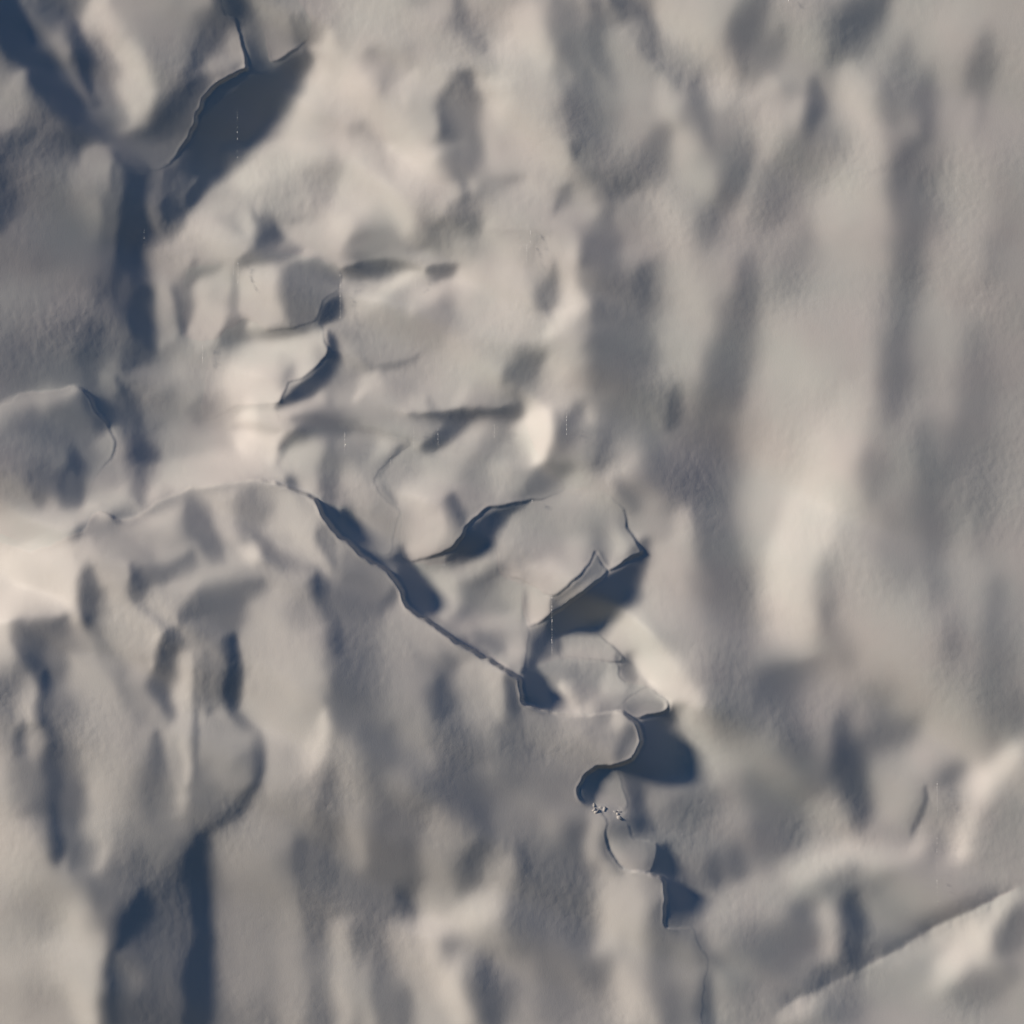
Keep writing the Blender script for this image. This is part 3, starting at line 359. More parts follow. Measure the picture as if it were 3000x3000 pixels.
# soften what lies out of the crisp band: these flanks are rounder
# the long clefts, last
OX = OY = 0.; SC = 1.
for v_, w_, *p_ in (
 (60,11,(60,105),(100,152),(150,215),(192,270)), (78,10,(185,262),(215,292),(240,318)), (52,15,(262,330),(258,400),(254,485)), (66,14,(246,495),(238,530),(252,565)),
 (54,12,(268,545),(275,600),(273,640)), (80,11,(266,640),(252,690)), (60,14,(262,825),(276,860),(275,898)), (70,13,(144,865),(143,945)), (78,12,(230,725),(248,760),(260,800)),
 (58,10,(88,1285),(92,1345)), (62,13,(106,1385),(115,1450),(112,1520),(115,1600)), (80,9,(62,1225),(78,1285)), (66,8,(437,1210),(441,1280),(434,1342)), (72,6,(440,1350),(482,1375)),
 (54,9,(486,1385),(494,1440),(488,1472)), (62,8,(484,1480),(445,1528),(392,1566)), (50,14,(378,1585),(363,1640),(371,1690)), (44,14,(379,1700),(379,1790),(372,1860),(366,1960)),
 (52,14,(266,1700),(228,1775)), (62,14,(216,1810),(206,1960)), (56,13,(595,1090),(612,1145)), (72,14,(620,1155),(630,1230),(634,1295)), (84,11,(322,1190),(308,1250),(318,1310)),
 (58,14,(750,1700),(742,1765)), (58,12,(1620,1705),(1617,1780),(1622,1830)), (62,11,(1338,1850),(1336,1960)), (64,12,(1598,1355),(1586,1448)), (72,13,(1613,1430),(1622,1555)),
 (84,12,(1100,160),(1090,280)), (78,12,(872,160),(842,245)), (80,10,(1536,180),(1536,240)), (84,10,(1226,505),(1205,560)), (74,10,(1277,735),(1272,785)), (86,13,(1698,340),(1664,465)),
 (86,15,(592,1685),(596,1800),(596,1940)), (88,12,(712,1720),(722,1840),(724,1940)), (90,13,(1015,1640),(1032,1760),(1040,1840)), (86,14,(1246,1720),(1230,1840)), (92,12,(1368,1040),(1362,1060))): s(v_, w_*.8, *p_, a=.9)
for v_, w_, *p_ in ((214,12,(-20,1012),(70,1000),(150,975)), (205,10,(180,955),(300,915),(420,893)), (200,9,(330,905),(480,888)), (214,16,(250,100),(275,205)), (222,16,(470,780),(466,840)), (196,9,(350,1260),(352,1400),(345,1495))): s(v_, w_, *p_, a=.6)  # bright crest haze and sunlit edges painted in
SC = 1/3.
# the crisp middle, read closest
OX, OY, SC = 320.7, 396.1, .5176
s(150,70,(760,430),(900,470)); s(182,28,(680,345)); s(186,22,(745,340)); s(192,24,(970,285),(880,360)); s(138,44,(930,400)); s(188,24,(745,610),(700,665)); s(138,20,(600,580),(580,700)); s(175,40,(1000,640)); s(150,34,(860,620))
s(178,44,(1090,820),(980,930)); s(190,50,(1560,820),(1600,920)); s(108,24,(1450,830),(1370,940)); s(175,50,(1480,960)); s(145,40,(1240,880))
s(200,56,(350,550),(270,610)); s(208,40,(250,620),(370,670)); s(224,18,(300,770),(290,850)); s(205,36,(350,800),(370,880)); s(152,36,(120,540)); s(124,24,(110,700),(110,750))
s(190,32,(155,330),(120,410)); s(192,40,(330,260),(320,360)); s(175,30,(300,90),(100,110)); s(190,30,(60,120),(250,60)); s(150,30,(700,130),(900,100),a=.6)
s(172,40,(650,960),(700,1060)); s(186,24,(450,930),(500,1000)); s(190,24,(775,850)); s(118,34,(600,870),(590,970)); s(196,30,(870,1050)); s(192,36,(970,1140),(900,1210)); s(140,34,(1110,960)); s(184,26,(1215,960)); s(108,26,(1430,950),(1310,1030)); s(150,30,(800,1140))
s(172,24,(1150,1270),(1030,1330)); s(178,30,(1030,1370),(990,1450)); s(110,30,(1190,1330),(1080,1440)); s(128,30,(1180,1450)); s(165,26,(1180,1510),(1230,1480)); s(102,16,(1130,1590),(1200,1605)); s(168,22,(1270,1610),(1240,1640)); s(168,24,(1240,1400))
s(150,60,(1330,1150),(1400,1250)); s(184,26,(1485,1220)); s(190,26,(1430,1340),(1330,1300)); s(168,40,(1480,1080)); s(180,14,(1205,1250)); s(190,30,(1640,1220)); s(152,26,(1570,1110)); s(196,30,(1330,1440)); s(190,20,(1330,1380))
s(182,50,(1740,1380),(1830,1480)); s(206,30,(1570,1490),(1710,1600)); s(234,36,(1740,1670),(1870,1780)); s(150,40,(1850,1560))
s(162,24,(1480,1570),(1600,1610)); s(180,14,(1440,1620),(1540,1610)); s(148,30,(1470,1680)); s(194,24,(1440,1750),(1560,1730)); s(210,26,(1500,1815)); s(172,20,(1610,1660))
s(98,28,(80,1080),(160,1240)); s(128,40,(300,1080)); s(178,50,(470,1180)); s(180,30,(220,1070)); s(200,18,(290,1240)); s(90,14,(345,1215),(440,1290),(545,1330)); s(115,16,(572,1120),(595,1300)); s(54,20,(530,1345),(560,1430)); s(78,26,(580,1480),(590,1600),(600,1750)); s(110,54,(700,1400),(690,1620)); s(94,20,(810,1390),(780,1490)); s(160,40,(850,1500),(930,1570)); s(96,22,(850,1590),(885,1670)); s(102,20,(1030,1640)); s(182,34,(1160,1690),(1180,1790)); s(74,14,(1232,1690),(1245,1800)); s(92,34,(970,1740),(950,1860)); s(182,70,(400,1520),(430,1700)); s(150,30,(700,1750)); s(186,30,(60,1660),(60,1850))
d(110,8,(430,200,30),(520,175),(600,205),(625,230),(600,310),(550,350),(540,395),(440,420,20),(420,330,36),(430,260,36))
d(104,10,(250,185),(330,150),(420,145),(480,145),(430,178,26),(330,200,26),(270,205)); s(90,16,(90,240),(52,290),(45,400)); s(145,8,(236,235),(240,300),(238,390)); s(60,13,(598,345),(560,392))
d(104,8,(185,445),(270,400),(305,420),(350,437),(430,430),(540,400),(500,440,20),(430,457,20),(300,470,26),(215,500,36))
d(68,10,(575,440,8),(612,480,18),(606,560,22),(560,640,22),(470,690,18),(385,722,8),(420,680,6),(520,620,8),(577,530,5)); s(66,18,(365,90),(350,130))
e(112,18,(700,525),(742,567),(860,547),(915,515),a=.8); e(150,14,(200,720),(290,712),(390,714),a=.5)
d(82,8,(630,217),(700,190),(770,180),(850,190),(915,218,10),(850,226,22),(750,242,22),(660,242,22)); d(98,8,(930,217),(980,198),(1045,205),(1000,252,22),(940,240)); s(198,18,(890,236),(780,285)); s(194,28,(1085,250))
d(78,10,(870,745,10),(970,740,6),(1080,725,14),(1200,722,6),(1260,708,8),(1290,740,26),(1230,762,26),(1120,762,26),(1040,830,22),(960,885,14),(918,866,8),(990,790,16),(960,765,26)); s(236,30,(1345,795),(1340,880))
s(102,18,(425,855),(520,803),(635,792)); e(122,16,(610,782),(740,792),(875,838),a=.85); e(104,16,(865,848),(800,930),(755,990),a=.85); e(112,14,(830,1085),(790,1040),(760,1000),a=.85); s(90,9,(428,980),(452,1004)); s(76,15,(1028,1055),(1062,1125))
d(58,8,(1000,1277,10),(1080,1215,5),(1150,1120,5),(1230,1080,8),(1300,1075,12),(1240,1110,22),(1190,1170,22),(1150,1230,22),(1060,1287,22)); e(140,20,(890,1290),(1000,1292),(1080,1240),a=.4)
d(52,8,(540,1050,8),(600,1090,20),(650,1170,24),(720,1240,24),(780,1280,10),(840,1250,12),(900,1310,12),(955,1400,18),(962,1480,14),(1060,1560,12),(1180,1630,8),(1060,1577,5),(950,1502,5),(850,1422,5),(820,1342,5),(740,1272,5),(640,1192,5),(560,1112,5)); s(125,8,(790,1292),(815,1315))
d(102,6,(1555,1245,8),(1605,1310),(1480,1400,5),(1395,1477,5),(1390,1412,5),(1430,1395),(1500,1330,6)); e(120,16,(1275,1520),(1285,1440),(1290,1390),a=.7); s(84,18,(1725,1230),(1690,1290)); e(120,22,(1655,1080),(1680,1170),(1720,1225),a=.7)
d(46,12,(1395,1490,6),(1500,1410,5),(1640,1310,8),(1720,1290,28),(1700,1380,36),(1600,1480,28),(1500,1530,16),(1400,1560,18),(1375,1530,10)); s(60,20,(1370,1580),(1330,1640))
d(48,8,(1280,1690,8),(1350,1700,14),(1385,1760,16),(1392,1830,10),(1320,1800,5),(1285,1750,5)); s(78,14,(1650,1640),(1690,1700)); e(120,16,(1640,1600),(1640,1640),(1560,1640),a=.4)
SC = 1/3.
# long folds, read on the whole picture at once (768 across)
OX = OY = 0.; SC = 1932/768.
s(168,13,(215,420),(228,470),(232,540)); s(108,12,(262,470),(270,540),(282,610)); s(104,14,(330,520),(350,590)); s(150,12,(300,480),(318,560)); s(165,10,(355,510),(368,545)); s(112,12,(380,560),(400,620),(395,700))
s(176,8,(75,520),(75,640)); s(104,7,(50,560),(60,640)); s(118,7,(140,560),(150,600)); s(170,10,(195,460),(205,520),(205,580)); s(110,9,(235,640),(238,768)); s(160,9,(260,560),(268,640)); s(172,8,(255,700),(258,768)); s(112,8,(285,640),(290,768)); s(170,9,(300,700),(322,768)); s(150,9,(215,690),(218,768))
s(104,10,(435,630),(432,700)); s(182,9,(462,640),(475,700),(490,768)); s(104,10,(500,700),(505,768)); s(160,10,(535,690),(540,760)); s(120,9,(415,700),(420,768))
s(112,12,(455,200),(470,280),(450,340)); s(178,12,(500,160),(522,230),(520,290)); s(106,11,(560,210),(545,280),(520,330)); s(176,12,(590,250),(590,330),(570,400)); s(200,13,(615,360),(600,430)); s(110,13,(540,400),(550,470),(545,530)); s(178,11,(645,120),(662,200),(650,290)); s(104,10,(690,140),(680,220),(670,300)); s(164,11,(705,200),(710,300)); s(118,10,(735,260),(740,380)); s(165,10,(725,90),(718,200)); s(108,9,(695,330),(705,440)); s(160,9,(725,400),(735,500)); s(170,12,(640,400),(655,500)); s(112,9,(745,470),(748,560))
s(180,12,(395,60),(400,130)); s(118,9,(430,40),(445,110)); s(122,9,(345,70),(355,120)); s(190,12,(260,110),(300,160)); s(186,12,(215,150),(230,130)); s(160,9,(470,40),(480,90))
SC = 1/3.
# the jagged gap and the blunt tongue, closest of all
OX, OY, SC = 754.8, 1056.2, .3127
s(106,60,(400,1150),(300,1250)); s(150,40,(550,1280)); s(92,60,(450,1500),(520,1600)); s(150,60,(740,1480)); s(165,60,(250,1650)); s(162,60,(900,1600)); s(88,46,(1060,1680)); s(82,24,(750,1760),(750,1880)); s(184,40,(600,1850)); s(84,40,(240,750),(250,900)); s(160,40,(430,820)); s(178,40,(550,700),(590,900)); s(76,26,(660,680),(690,800),(720,910))
s(234,46,(1480,600),(1620,720),(1740,830)); s(206,40,(1250,420),(1400,520)); s(176,30,(1700,1380)); s(150,50,(1560,1440))
d(140,8,(740,880,20),(830,885),(960,925),(1120,938),(1240,925),(1340,940),(1430,990),(1465,1110),(1430,1190),(1340,1240),(1290,1260),(1220,1250),(1100,1300,40),(1000,1250,60),(800,1100,70),(740,980,40))
s(168,36,(1000,1000),(1080,1060)); s(126,40,(1200,985)); s(162,40,(1240,1140)); s(80,26,(1400,1010),(1360,1120),(1330,1180)); s(152,20,(1425,1120),(1390,1180))
d(150,8,(960,480,12),(1080,420),(1200,460),(1340,565),(1300,610),(1150,600),(980,580)); s(84,14,(960,500),(965,560)); s(168,26,(1020,530),(1250,590))
d(140,8,(810,640,12),(940,615),(1200,620),(1310,640),(1330,710),(1420,745),(1380,840,30),(1240,925),(1130,935),(940,910),(880,760,20)); s(122,34,(1050,680),(1150,800)); s(196,30,(970,790),(1060,880)); s(212,24,(1150,905)); s(176,26,(1260,680),(1260,800)); s(182,26,(1330,780))
d(132,6,(1340,860,20),(1400,745),(1480,742),(1520,800),(1610,850),(1610,920),(1500,940),(1420,965),(1370,940)); s(84,20,(1380,890),(1420,940)); s(165,24,(1440,790)); s(142,24,(1540,890))
d(46,10,(1430,980,5),(1510,945,5),(1620,925,6),(1640,880,20),(1720,900,40),(1640,1000,50),(1700,1080,50),(1760,1200,40),(1730,1300,40),(1620,1340,36),(1500,1320,40),(1380,1270,20),(1430,1195,5),(1467,1110,5)); s(95,40,(1420,1340),(1400,1420))
d(68,10,(1310,560,6),(1345,590,5),(1390,570,30),(1430,700,30),(1420,740,8),(1340,710,5),(1300,630,5)); d(48,8,(740,640,8),(820,660,14),(880,740,16),(910,840,14),(905,900,8),(800,870,5),(740,820,5),(725,700,5))
d(50,10,(1240,1250),(1180,1310,20),(1190,1400,16),(1170,1470,12),(1110,1470,5),(1070,1400,5),(1130,1310,6)); d(146,12,(1230,1330,24),(1300,1290,24),(1360,1400),(1380,1500),(1300,1500),(1180,1460),(1200,1390)); s(64,24,(1425,1440),(1460,1560)); s(168,20,(1160,1530),(1220,1570)); s(176,14,(1290,1565),(1340,1545)); s(52,22,(1400,1590),(1490,1640))
s(178,34,(1180,1640),(1150,1800)); e(68,30,(1240,1640),(1250,1760),(1310,1850),(1380,1910),a=.85,hard=10); s(95,36,(1310,1640)); s(150,36,(1440,1770)); d(50,8,(1560,1740,12),(1620,1760,16),(1640,1930,16),(1560,1932),(1525,1890,6),(1545,1800,6))
SC = 1/3.
# the near ridge's shoulder, close
OX, OY, SC = 0., 792.1, .3517
s(198,36,(950,335),(1250,290),(1480,285)); s(206,30,(40,630),(250,600)); s(176,46,(560,400)); s(68,24,(400,300),(398,470)); s(64,30,(770,150),(790,240)); s(74,14,(440,590)); s(94,12,(560,465),(640,500),(730,510)); s(152,30,(640,300)); s(160,36,(600,80),(630,200)); s(108,40,(240,270),(240,400)); s(120,40,(330,60),(320,200)); s(96,20,(1270,20),(1480,60),a=.3)
s(232,60,(110,750),(330,760)); s(224,60,(330,880),(420,1000)); s(228,40,(50,1040),(130,900)); s(206,30,(5,1140)); s(194,26,(550,515)); s(184,40,(700,600),(900,510)); s(138,30,(540,620),(680,660),(790,750)); s(170,40,(640,760))
s(186,30,(1250,560)); s(104,26,(1030,490),(1110,620),(1190,740)); s(128,50,(1350,440),(1340,580)); s(182,60,(1560,470),(1610,600)); s(80,17,(1380,640),(1480,730),(1690,805)); s(206,24,(1345,700)); s(180,50,(1700,720)); s(116,18,(1725,610),(1785,750)); s(54,28,(1695,850),(1745,970)); s(70,36,(1790,1030),(1825,1210)); s(106,60,(1870,900),(1880,1100))
s(108,28,(1030,765),(880,830),(800,880)); s(94,20,(735,790),(780,900),(805,1010)); s(174,36,(940,900),(1060,870)); s(174,50,(1200,820)); s(178,40,(930,1050),(860,1000)); s(106,46,(1050,1030),(1200,980),(1370,885)); s(178,40,(600,900),(700,1000),(840,1130)); s(194,26,(860,1150),(830,1300))
s(90,26,(485,860),(500,1070)); s(128,34,(550,1170),(650,1330)); s(98,40,(160,1150),(330,1080)); s(82,34,(150,1230),(175,1310)); s(58,28,(260,1380),(255,1600)); s(78,32,(300,1680),(320,1932)); s(112,60,(350,1450),(370,1600)); s(90,24,(155,1670),(125,1760)); s(166,26,(195,1740)); s(186,36,(150,1420),(195,1570)); s(108,50,(60,1440)); s(192,40,(60,1210)); s(184,36,(15,1880)); s(108,40,(130,1860),a=.6)
s(90,32,(940,1150),(900,1330),(895,1520)); s(188,34,(1010,1320),(1010,1600),(1010,1900)); e(104,28,(1072,1280),(1075,1600),(1072,1920),a=.85,hard=16); s(60,21,(1260,1190),(1267,1350),(1238,1540)); s(72,15,(1265,1580),(1385,1655)); s(58,21,(1395,1680),(1402,1880)); s(154,40,(1200,1700)); s(110,24,(1135,1390),(1140,1550)); s(168,90,(600,1500),(620,1750)); s(174,70,(450,1330),(560,1480)); s(152,60,(480,1720)); s(106,24,(860,1680),(850,1900))
s(178,80,(1500,1150),(1560,1400)); s(186,80,(1480,1650)); s(206,34,(1745,1600),(1690,1800)); s(180,40,(1690,1350)); s(128,50,(1640,1000)); s(104,56,(1870,1330),(1860,1500))
SC = 1/3.
# upper left, close
OX, OY, SC = 0., 0., .6222
s(190,24,(300,30),(330,100),(400,200)); s(200,24,(400,190),(435,280),(430,370)); s(128,28,(330,300),(300,160)); s(64,14,(240,110),(262,180),(275,260)); s(92,24,(180,20)); s(140,44,(540,60),(520,180)); s(86,22,(680,70),(630,150),(600,210)); s(74,24,(570,290),(500,370),(440,430)); s(104,24,(420,450),(490,470)); s(60,12,(700,10),(730,80)); s(62,14,(750,130),(790,185)); s(158,20,(720,130)); s(150,18,(680,190),(640,215)); s(164,9,(740,165)); s(138,36,(850,90)); s(104,16,(900,80),(915,120)); s(96,14,(340,430),(400,480),(420,510))
s(80,16,(225,400),(290,430)); s(56,22,(100,200),(170,270),(240,350)); s(150,28,(60,260),(20,320)); s(110,22,(150,400),(100,440)); s(78,24,(0,490),(90,440)); s(74,26,(30,560),(20,660)); s(162,26,(300,480),(330,540)); s(104,12,(350,530),(350,640),(320,760)); s(134,60,(180,720)); s(118,40,(150,560)); s(120,50,(140,800)); s(144,50,(60,900),(200,900)); s(94,18,(280,1000),(270,1070))
s(64,16,(420,560)); s(120,9,(462,560)); s(54,22,(410,640),(405,760),(400,830)); s(88,24,(385,860),(390,930)); s(62,19,(430,880),(430,1000)); s(60,16,(515,640),(520,705)); s(104,10,(552,590)); s(120,13,(466,620),(470,740)); s(170,20,(500,880),(500,970)); s(160,24,(480,780))
s(88,15,(570,850),(555,930),(560,1000)); s(184,32,(640,900),(615,985)); s(188,34,(790,890),(770,960)); s(150,8,(712,870),(705,960)); s(122,14,(650,800),(600,850)); s(116,13,(740,790),(800,765),(900,760)); s(176,12,(930,770)); s(114,12,(680,1010),(740,980)); s(108,30,(900,850),(930,930))
s(64,19,(815,720)); e(98,13,(770,640),(790,665),(805,690),a=.7); s(150,16,(680,670),(720,690)); s(198,30,(900,500)); s(200,28,(740,540)); s(150,32,(960,540)); s(152,28,(860,620)); s(172,36,(600,740)); s(188,28,(640,700)); s(176,30,(560,800))
# lower right, close
OX = OY = 1252.6
s(84,30,(340,70),(300,110)); s(102,28,(410,190),(420,260)); s(118,36,(240,170)); s(174,30,(140,330)); s(162,28,(110,220)); s(150,30,(500,120),(480,240)); s(150,18,(590,160)); s(64,19,(550,180),(545,320)); s(70,23,(580,340),(595,480)); s(98,24,(640,240),(740,200)); s(84,7,(740,205),(768,185)); s(112,20,(640,90),(650,150)); s(170,28,(730,380),(700,440)); s(184,20,(790,300)); s(160,36,(860,150)); s(102,18,(1075,100),(1075,200)); s(170,28,(900,270)); s(92,16,(870,360),(910,330)); s(222,25,(1050,300),(980,370),(950,450)); s(212,17,(930,520),(920,590)); s(138,46,(1040,480)); s(130,14,(870,400),(880,470))
e(84,13,(805,370),(815,420),(800,470),(770,530),a=.9); s(190,7,(740,610),(770,570),(800,540)); s(118,6,(850,520),(845,600)); s(114,5,(825,570),(828,620)); s(174,9,(890,540))
s(106,38,(420,420),(380,520)); s(152,34,(520,440),(500,520)); s(106,16,(300,500),(290,560)); s(110,28,(80,430),(60,480)); s(82,13,(155,640)); s(92,18,(225,610),(230,650)); s(118,20,(320,640)); s(188,25,(420,650),(560,600),(650,600)); s(178,18,(700,610),(740,600)); s(124,26,(560,660),(520,700)); s(120,20,(660,670)); s(150,28,(780,680))
s(106,54,(420,800),(400,860)); s(160,38,(300,730)); s(178,20,(510,780),(530,860)); s(58,19,(590,740),(585,850),(590,940)); s(132,46,(720,830)); s(112,28,(200,880)); s(156,20,(150,850)); s(82,11,(105,840),(130,900),(180,930)); s(64,17,(140,980),(135,1092)); s(150,28,(50,930)); s(120,22,(240,1010)); s(150,24,(310,1030)); s(84,15,(520,950),(470,1000))
s(206,25,(1040,740),(980,840),(870,930)); s(150,28,(720,1000),(640,960)); s(110,28,(560,1040)); s(114,28,(960,1020)); s(102,18,(1080,790),(1060,860)); s(182,14,(430,1060),(380,1080))
e(74,24,(1092,690),(960,758),(850,808),(780,855),(680,908),(560,963),(470,1010),a=.82,hard=5); e(190,20,(640,930),(700,903),(790,855),(870,805),(960,765),(1060,720),a=.7,hard=5)
for k in range(60):          # fine flutes combed straight down from the edge
    x = 380+680*rng.random(); y = 1055-.49*(x-380)-18*math.sin((x-380)/216.); r = rng.random(3)
    s(110 if k % 2 else 205, 2.2+2*r[0], (x, y+6), (x-1, y+16+34*r[1]), a=.3)
SC = 1/3.
OX = OY = 0.; SC = 1.
s(196,16,(-20,1000),(60,990),(140,968)); s(184,14,(180,945),(300,905),(420,880),a=.8); s(194,18,(360,885),(450,868),a=.7); s(212,30,(60,1120),(130,1075),a=.5); s(96,11,(140,905),(144,940)); s(104,12,(262,900),(268,930))  # pale strokes stand in for the bright haze along the crest
e(128,14,(150,1018),(170,985),(190,978),(215,985),(250,985),(290,960),(345,930),(400,918),(480,906),(540,915),a=.55,hard=3)
SC = 1/3.
# broad grade
for x_, y_, r_, g_ in ((45,245,75,.84),(60,150,45,.90),(105,80,60,.93),(40,355,50,.90),(20,440,45,.92),(330,620,90,.93),(235,620,50,.96),(95,560,70,.97),(420,690,50,.96),(290,165,60,1.04),(600,420,60,1.03),(130,250,20,.95),(300,280,50,1.03)):
    k_ = 1932/768.
    IMG *= 1+(g_-1)*np.exp(-((GX-x_*k_)**2+(GY-y_*k_)**2)/(r_*k_)**2)
def blur(A, sg):
    ky = np.fft.fftfreq(N, STEP)[:,None]; kx = np.fft.rfftfreq(N, STEP)[None,:]
    return np.fft.irfft2(np.fft.rfft2(A)*np.exp(-2*(np.pi*sg)**2*(kx*kx+ky*ky)), s=(N, N)).astype(np.float32)
NIT, STEPSZ = 55, 1.6
# ------------------------------------------------------------------ from painted shading to height
def integrate(OFFB):
    global IMG
    # blurs the painted shading away from the crisp rims, mostly right and low down
    sg = np.clip(4.5+5.5*(GX-900)/900+2.5*(GY-1300)/600, 2.0, 9.0)
    b1, b2, b3 = blur(IMG, 2.0), blur(IMG, 5.5), blur(IMG, 9.0)
    B = np.where(sg < 5.5, b1+(b2-b1)*(sg-2)/3.5, b2+(b3-b2)*(sg-5.5)/3.5)
    IMG = IMG*CR+B*(1-CR)
    # streaks the painted shading along the folds, on the right and low down
    def run(A, dx, dy, sa, sc):
        ky = np.fft.fftfreq(N, STEP)[:,None]; kx = np.fft.rfftfreq(N, STEP)[None,:]; n_ = math.hypot(dx, dy)
        ka = (kx*dx+ky*dy)/n_; kc = (-kx*dy+ky*dx)/n_
        return np.fft.irfft2(np.fft.rfft2(A)*np.exp(-2*np.pi**2*((ka*sa)**2+(kc*sc)**2)), s=(N, N)).astype(np.float32)
    ss = lambda v: np.clip(v, 0, 1)**2*(3-2*np.clip(v, 0, 1))
    mr = .6*ss((GX-1120-.1*GY)/260)*ss((1560-GY)/260)*(1-CR); ml = .35*ss((GY-1230)/220)*ss((1330-GX)/250)*(1-CR)
    IMG = IMG+(run(IMG, -.3, 1, 24, 5)-IMG)*mr
    IMG = IMG+(run(IMG, .03, 1, 22, 4)-IMG)*ml
    IMG = IMG+(blur(IMG, 36)-IMG)*.26*ss((GX-1080)/300)*ss((1650-GY)/300)*(1-CR)  # evens out the painted light and shade on the right
    T = IMG/255.
    # the margin outside the frame carries on with melt-worn relief of its own
    m = np.maximum(np.maximum(-GX, GX-1932), np.maximum(-GY, GY-1932)); m = np.clip(m/150, 0, 1)
    T = T*(1-m)+(.58+.09*fnoise(31, (140, 260)))*m
    T = T+.002*fnoise(32, 60, beta=1.2)
    lin = np.where(T > .04045, ((T+.055)/1.055)**2.4, T/12.92)
    AMB, SUN = .055, .80
    I = np.clip((lin-AMB)/SUN-np.clip(.075-lin, 0, .05)*1.6, -.09, .93)
    c, sn = math.cos(THETA), math.sin(THETA)
    lu = np.array([lx, -lz])                       # towards the light, y down
    p = np.tan(THETA-np.arccos(np.clip(I, -.5, 1)))     # wanted -dh/dl
    ky = 2*np.pi*np.fft.fftfreq(N, STEP)[:,None]; kx = 2*np.pi*np.fft.rfftfreq(N, STEP)[None,:]
    wl = kx*lu[0]+ky*lu[1]; wp = -kx*lu[1]+ky*lu[0]
    LAM, MU = .5, (2*np.pi/9000)**2
    k2 = wl**2+wp**2; BETA = 3.; REG = (.012*wp**2+BETA*k2*k2)*.5      # no needless ribs along the light, no needless creases
    pre = 1./(wl**2+LAM*wp**2+BETA*k2*k2+MU)
    m2 = 1-m
    tilt = 0.
    q = p-p.mean(); H = np.fft.irfft2(np.fft.rfft2(q)*(1j*wl)*pre, s=(N, N)); Hx = 1j*kx*np.ones_like(ky); Hy = 1j*ky*np.ones_like(kx)
    oy, ox = np.gradient(OFFB*1932/FR, STEP); m2 = m2*np.clip(1.2-blur(ox*ox+oy*oy, 2.)/.06, 0, 1)      # leave the steep rims of the blocks alone
    for it in range(NIT):
        F = np.fft.rfft2(H); hx = np.fft.irfft2(F*Hx, s=(N, N))+ox; hy = np.fft.irfft2(F*Hy, s=(N, N))+oy
        n2 = 1+hx*hx+hy*hy; rn = 1/np.sqrt(n2)
        u = c-sn*(hx*lu[0]+hy*lu[1]); I2 = u*rn
        if it == NIT-1: break
        r = (I2-I)*(.1+.9*m2)
        # gradient of the squared difference with respect to the two slopes
        gx = r*(-sn*lu[0]*rn-u*hx*rn**3); gy = r*(-sn*lu[1]*rn-u*hy*rn**3)
        G = (-(Hx*np.fft.rfft2(gx)+Hy*np.fft.rfft2(gy))+REG*F)*pre
        H = H-STEPSZ*np.fft.irfft2(G, s=(N, N))
    return (H*FR/1932).astype(np.float32), I, I2
# ------------------------------------------------------------------ blocks, shelves and the near ridge (outline, third number = how far that edge stands proud, in cm)
def U(i, j, *p): return [(644*i+q[0]/3., 644*j+q[1]/3.)+((q[2],) if len(q) > 2 else ()) for q in p]
REG = []
def region(name, label, cat, P, kind=None, group=None, base=0): REG.append((name, label, cat, P, kind, group, base))
region('snow_ridge', None, None, 
  U(0,1,(-860,330),(-860,180),(0,1130),(440,1090,12),(500,1060,16),(530,1010,16),(560,970,12),(620,970,10),(700,1010,10),(800,980,12),(880,920,15),(960,880,18),(1040,850,20),(1090,825,20),(1200,810,22),(1350,790,22),(1480,785,22),(1600,810,24),(1700,850,26),(1780,880,30),(1810,920,32),(1840,980,34),(1880,1040,34))
  +U(1,1,(0,1100,34),(60,1140,30),(150,1230,25),(240,1275,25),(335,1380,30),(380,1500,30),(500,1580,28),(600,1655,34),(700,1722,36),(900,1835,34),(1010,1905,26))
  +U(1,2,(1015,0,20),(1030,80,20),(1060,122,22),(1200,168,20),(1400,185,16),(1560,160,14),(1640,205,22),(1682,235,28),(1705,340,29),(1650,440,28),(1540,485,22),(1480,475,20),(1400,520,14),(1345,600,12),(1360,670,8),(1420,700,4),(1500,770,2),(1500,860,4),(1520,950,6),(1600,1060,5),(1760,1092,20),(1840,1142,16),(1842,1280,14),(1850,1400,5))
  +U(2,2,(60,1400,2),(90,1480,1),(150,1580,1),(140,1700,1),(120,1932,1),(110,2800,0)) + U(0,2,(-860,2800)), kind='structure')
region('ice_slab', 'huge overhanging ice slab, top left, its edge casting the widest dark blue shadow', 'ice slab',
  U(0,0,(150,100),(222,300),(300,420),(430,600),(560,780),(640,900),(760,960,0),(930,960,0.7),(1035,850,7.2),(1100,740,13),(1165,572,15.8),(1250,482,15.8),(1380,412,14.4),(1410,385,13),(1380,260,7.2),(1340,120,2.9),(1260,20),(1200,-800),(0,-800)))
region('ice_slab', 'rounded ice hump between the top dark cleft and the tip of the widest shadow', 'ice slab',
  U(0,0,(1440,40),(1500,200),(1530,350,3),(1560,355,4.8),(1640,310,4.8),(1700,268,2.4),(1760,200,0),(1740,80),(1600,-60),(1460,-60)))
region('ice_buttress', 'rounded ice buttress at left, sunlit crest rising to a point beside a blue shadow', 'ice buttress',
  U(0,1,(-860,420),(0,372,8),(130,300,12),(350,280,14),(430,250,6),(520,310,10),(560,400,9),(620,470,3),(660,620,4),(560,760),(500,930),(430,1040),(300,1060),(0,1080),(-860,300)))
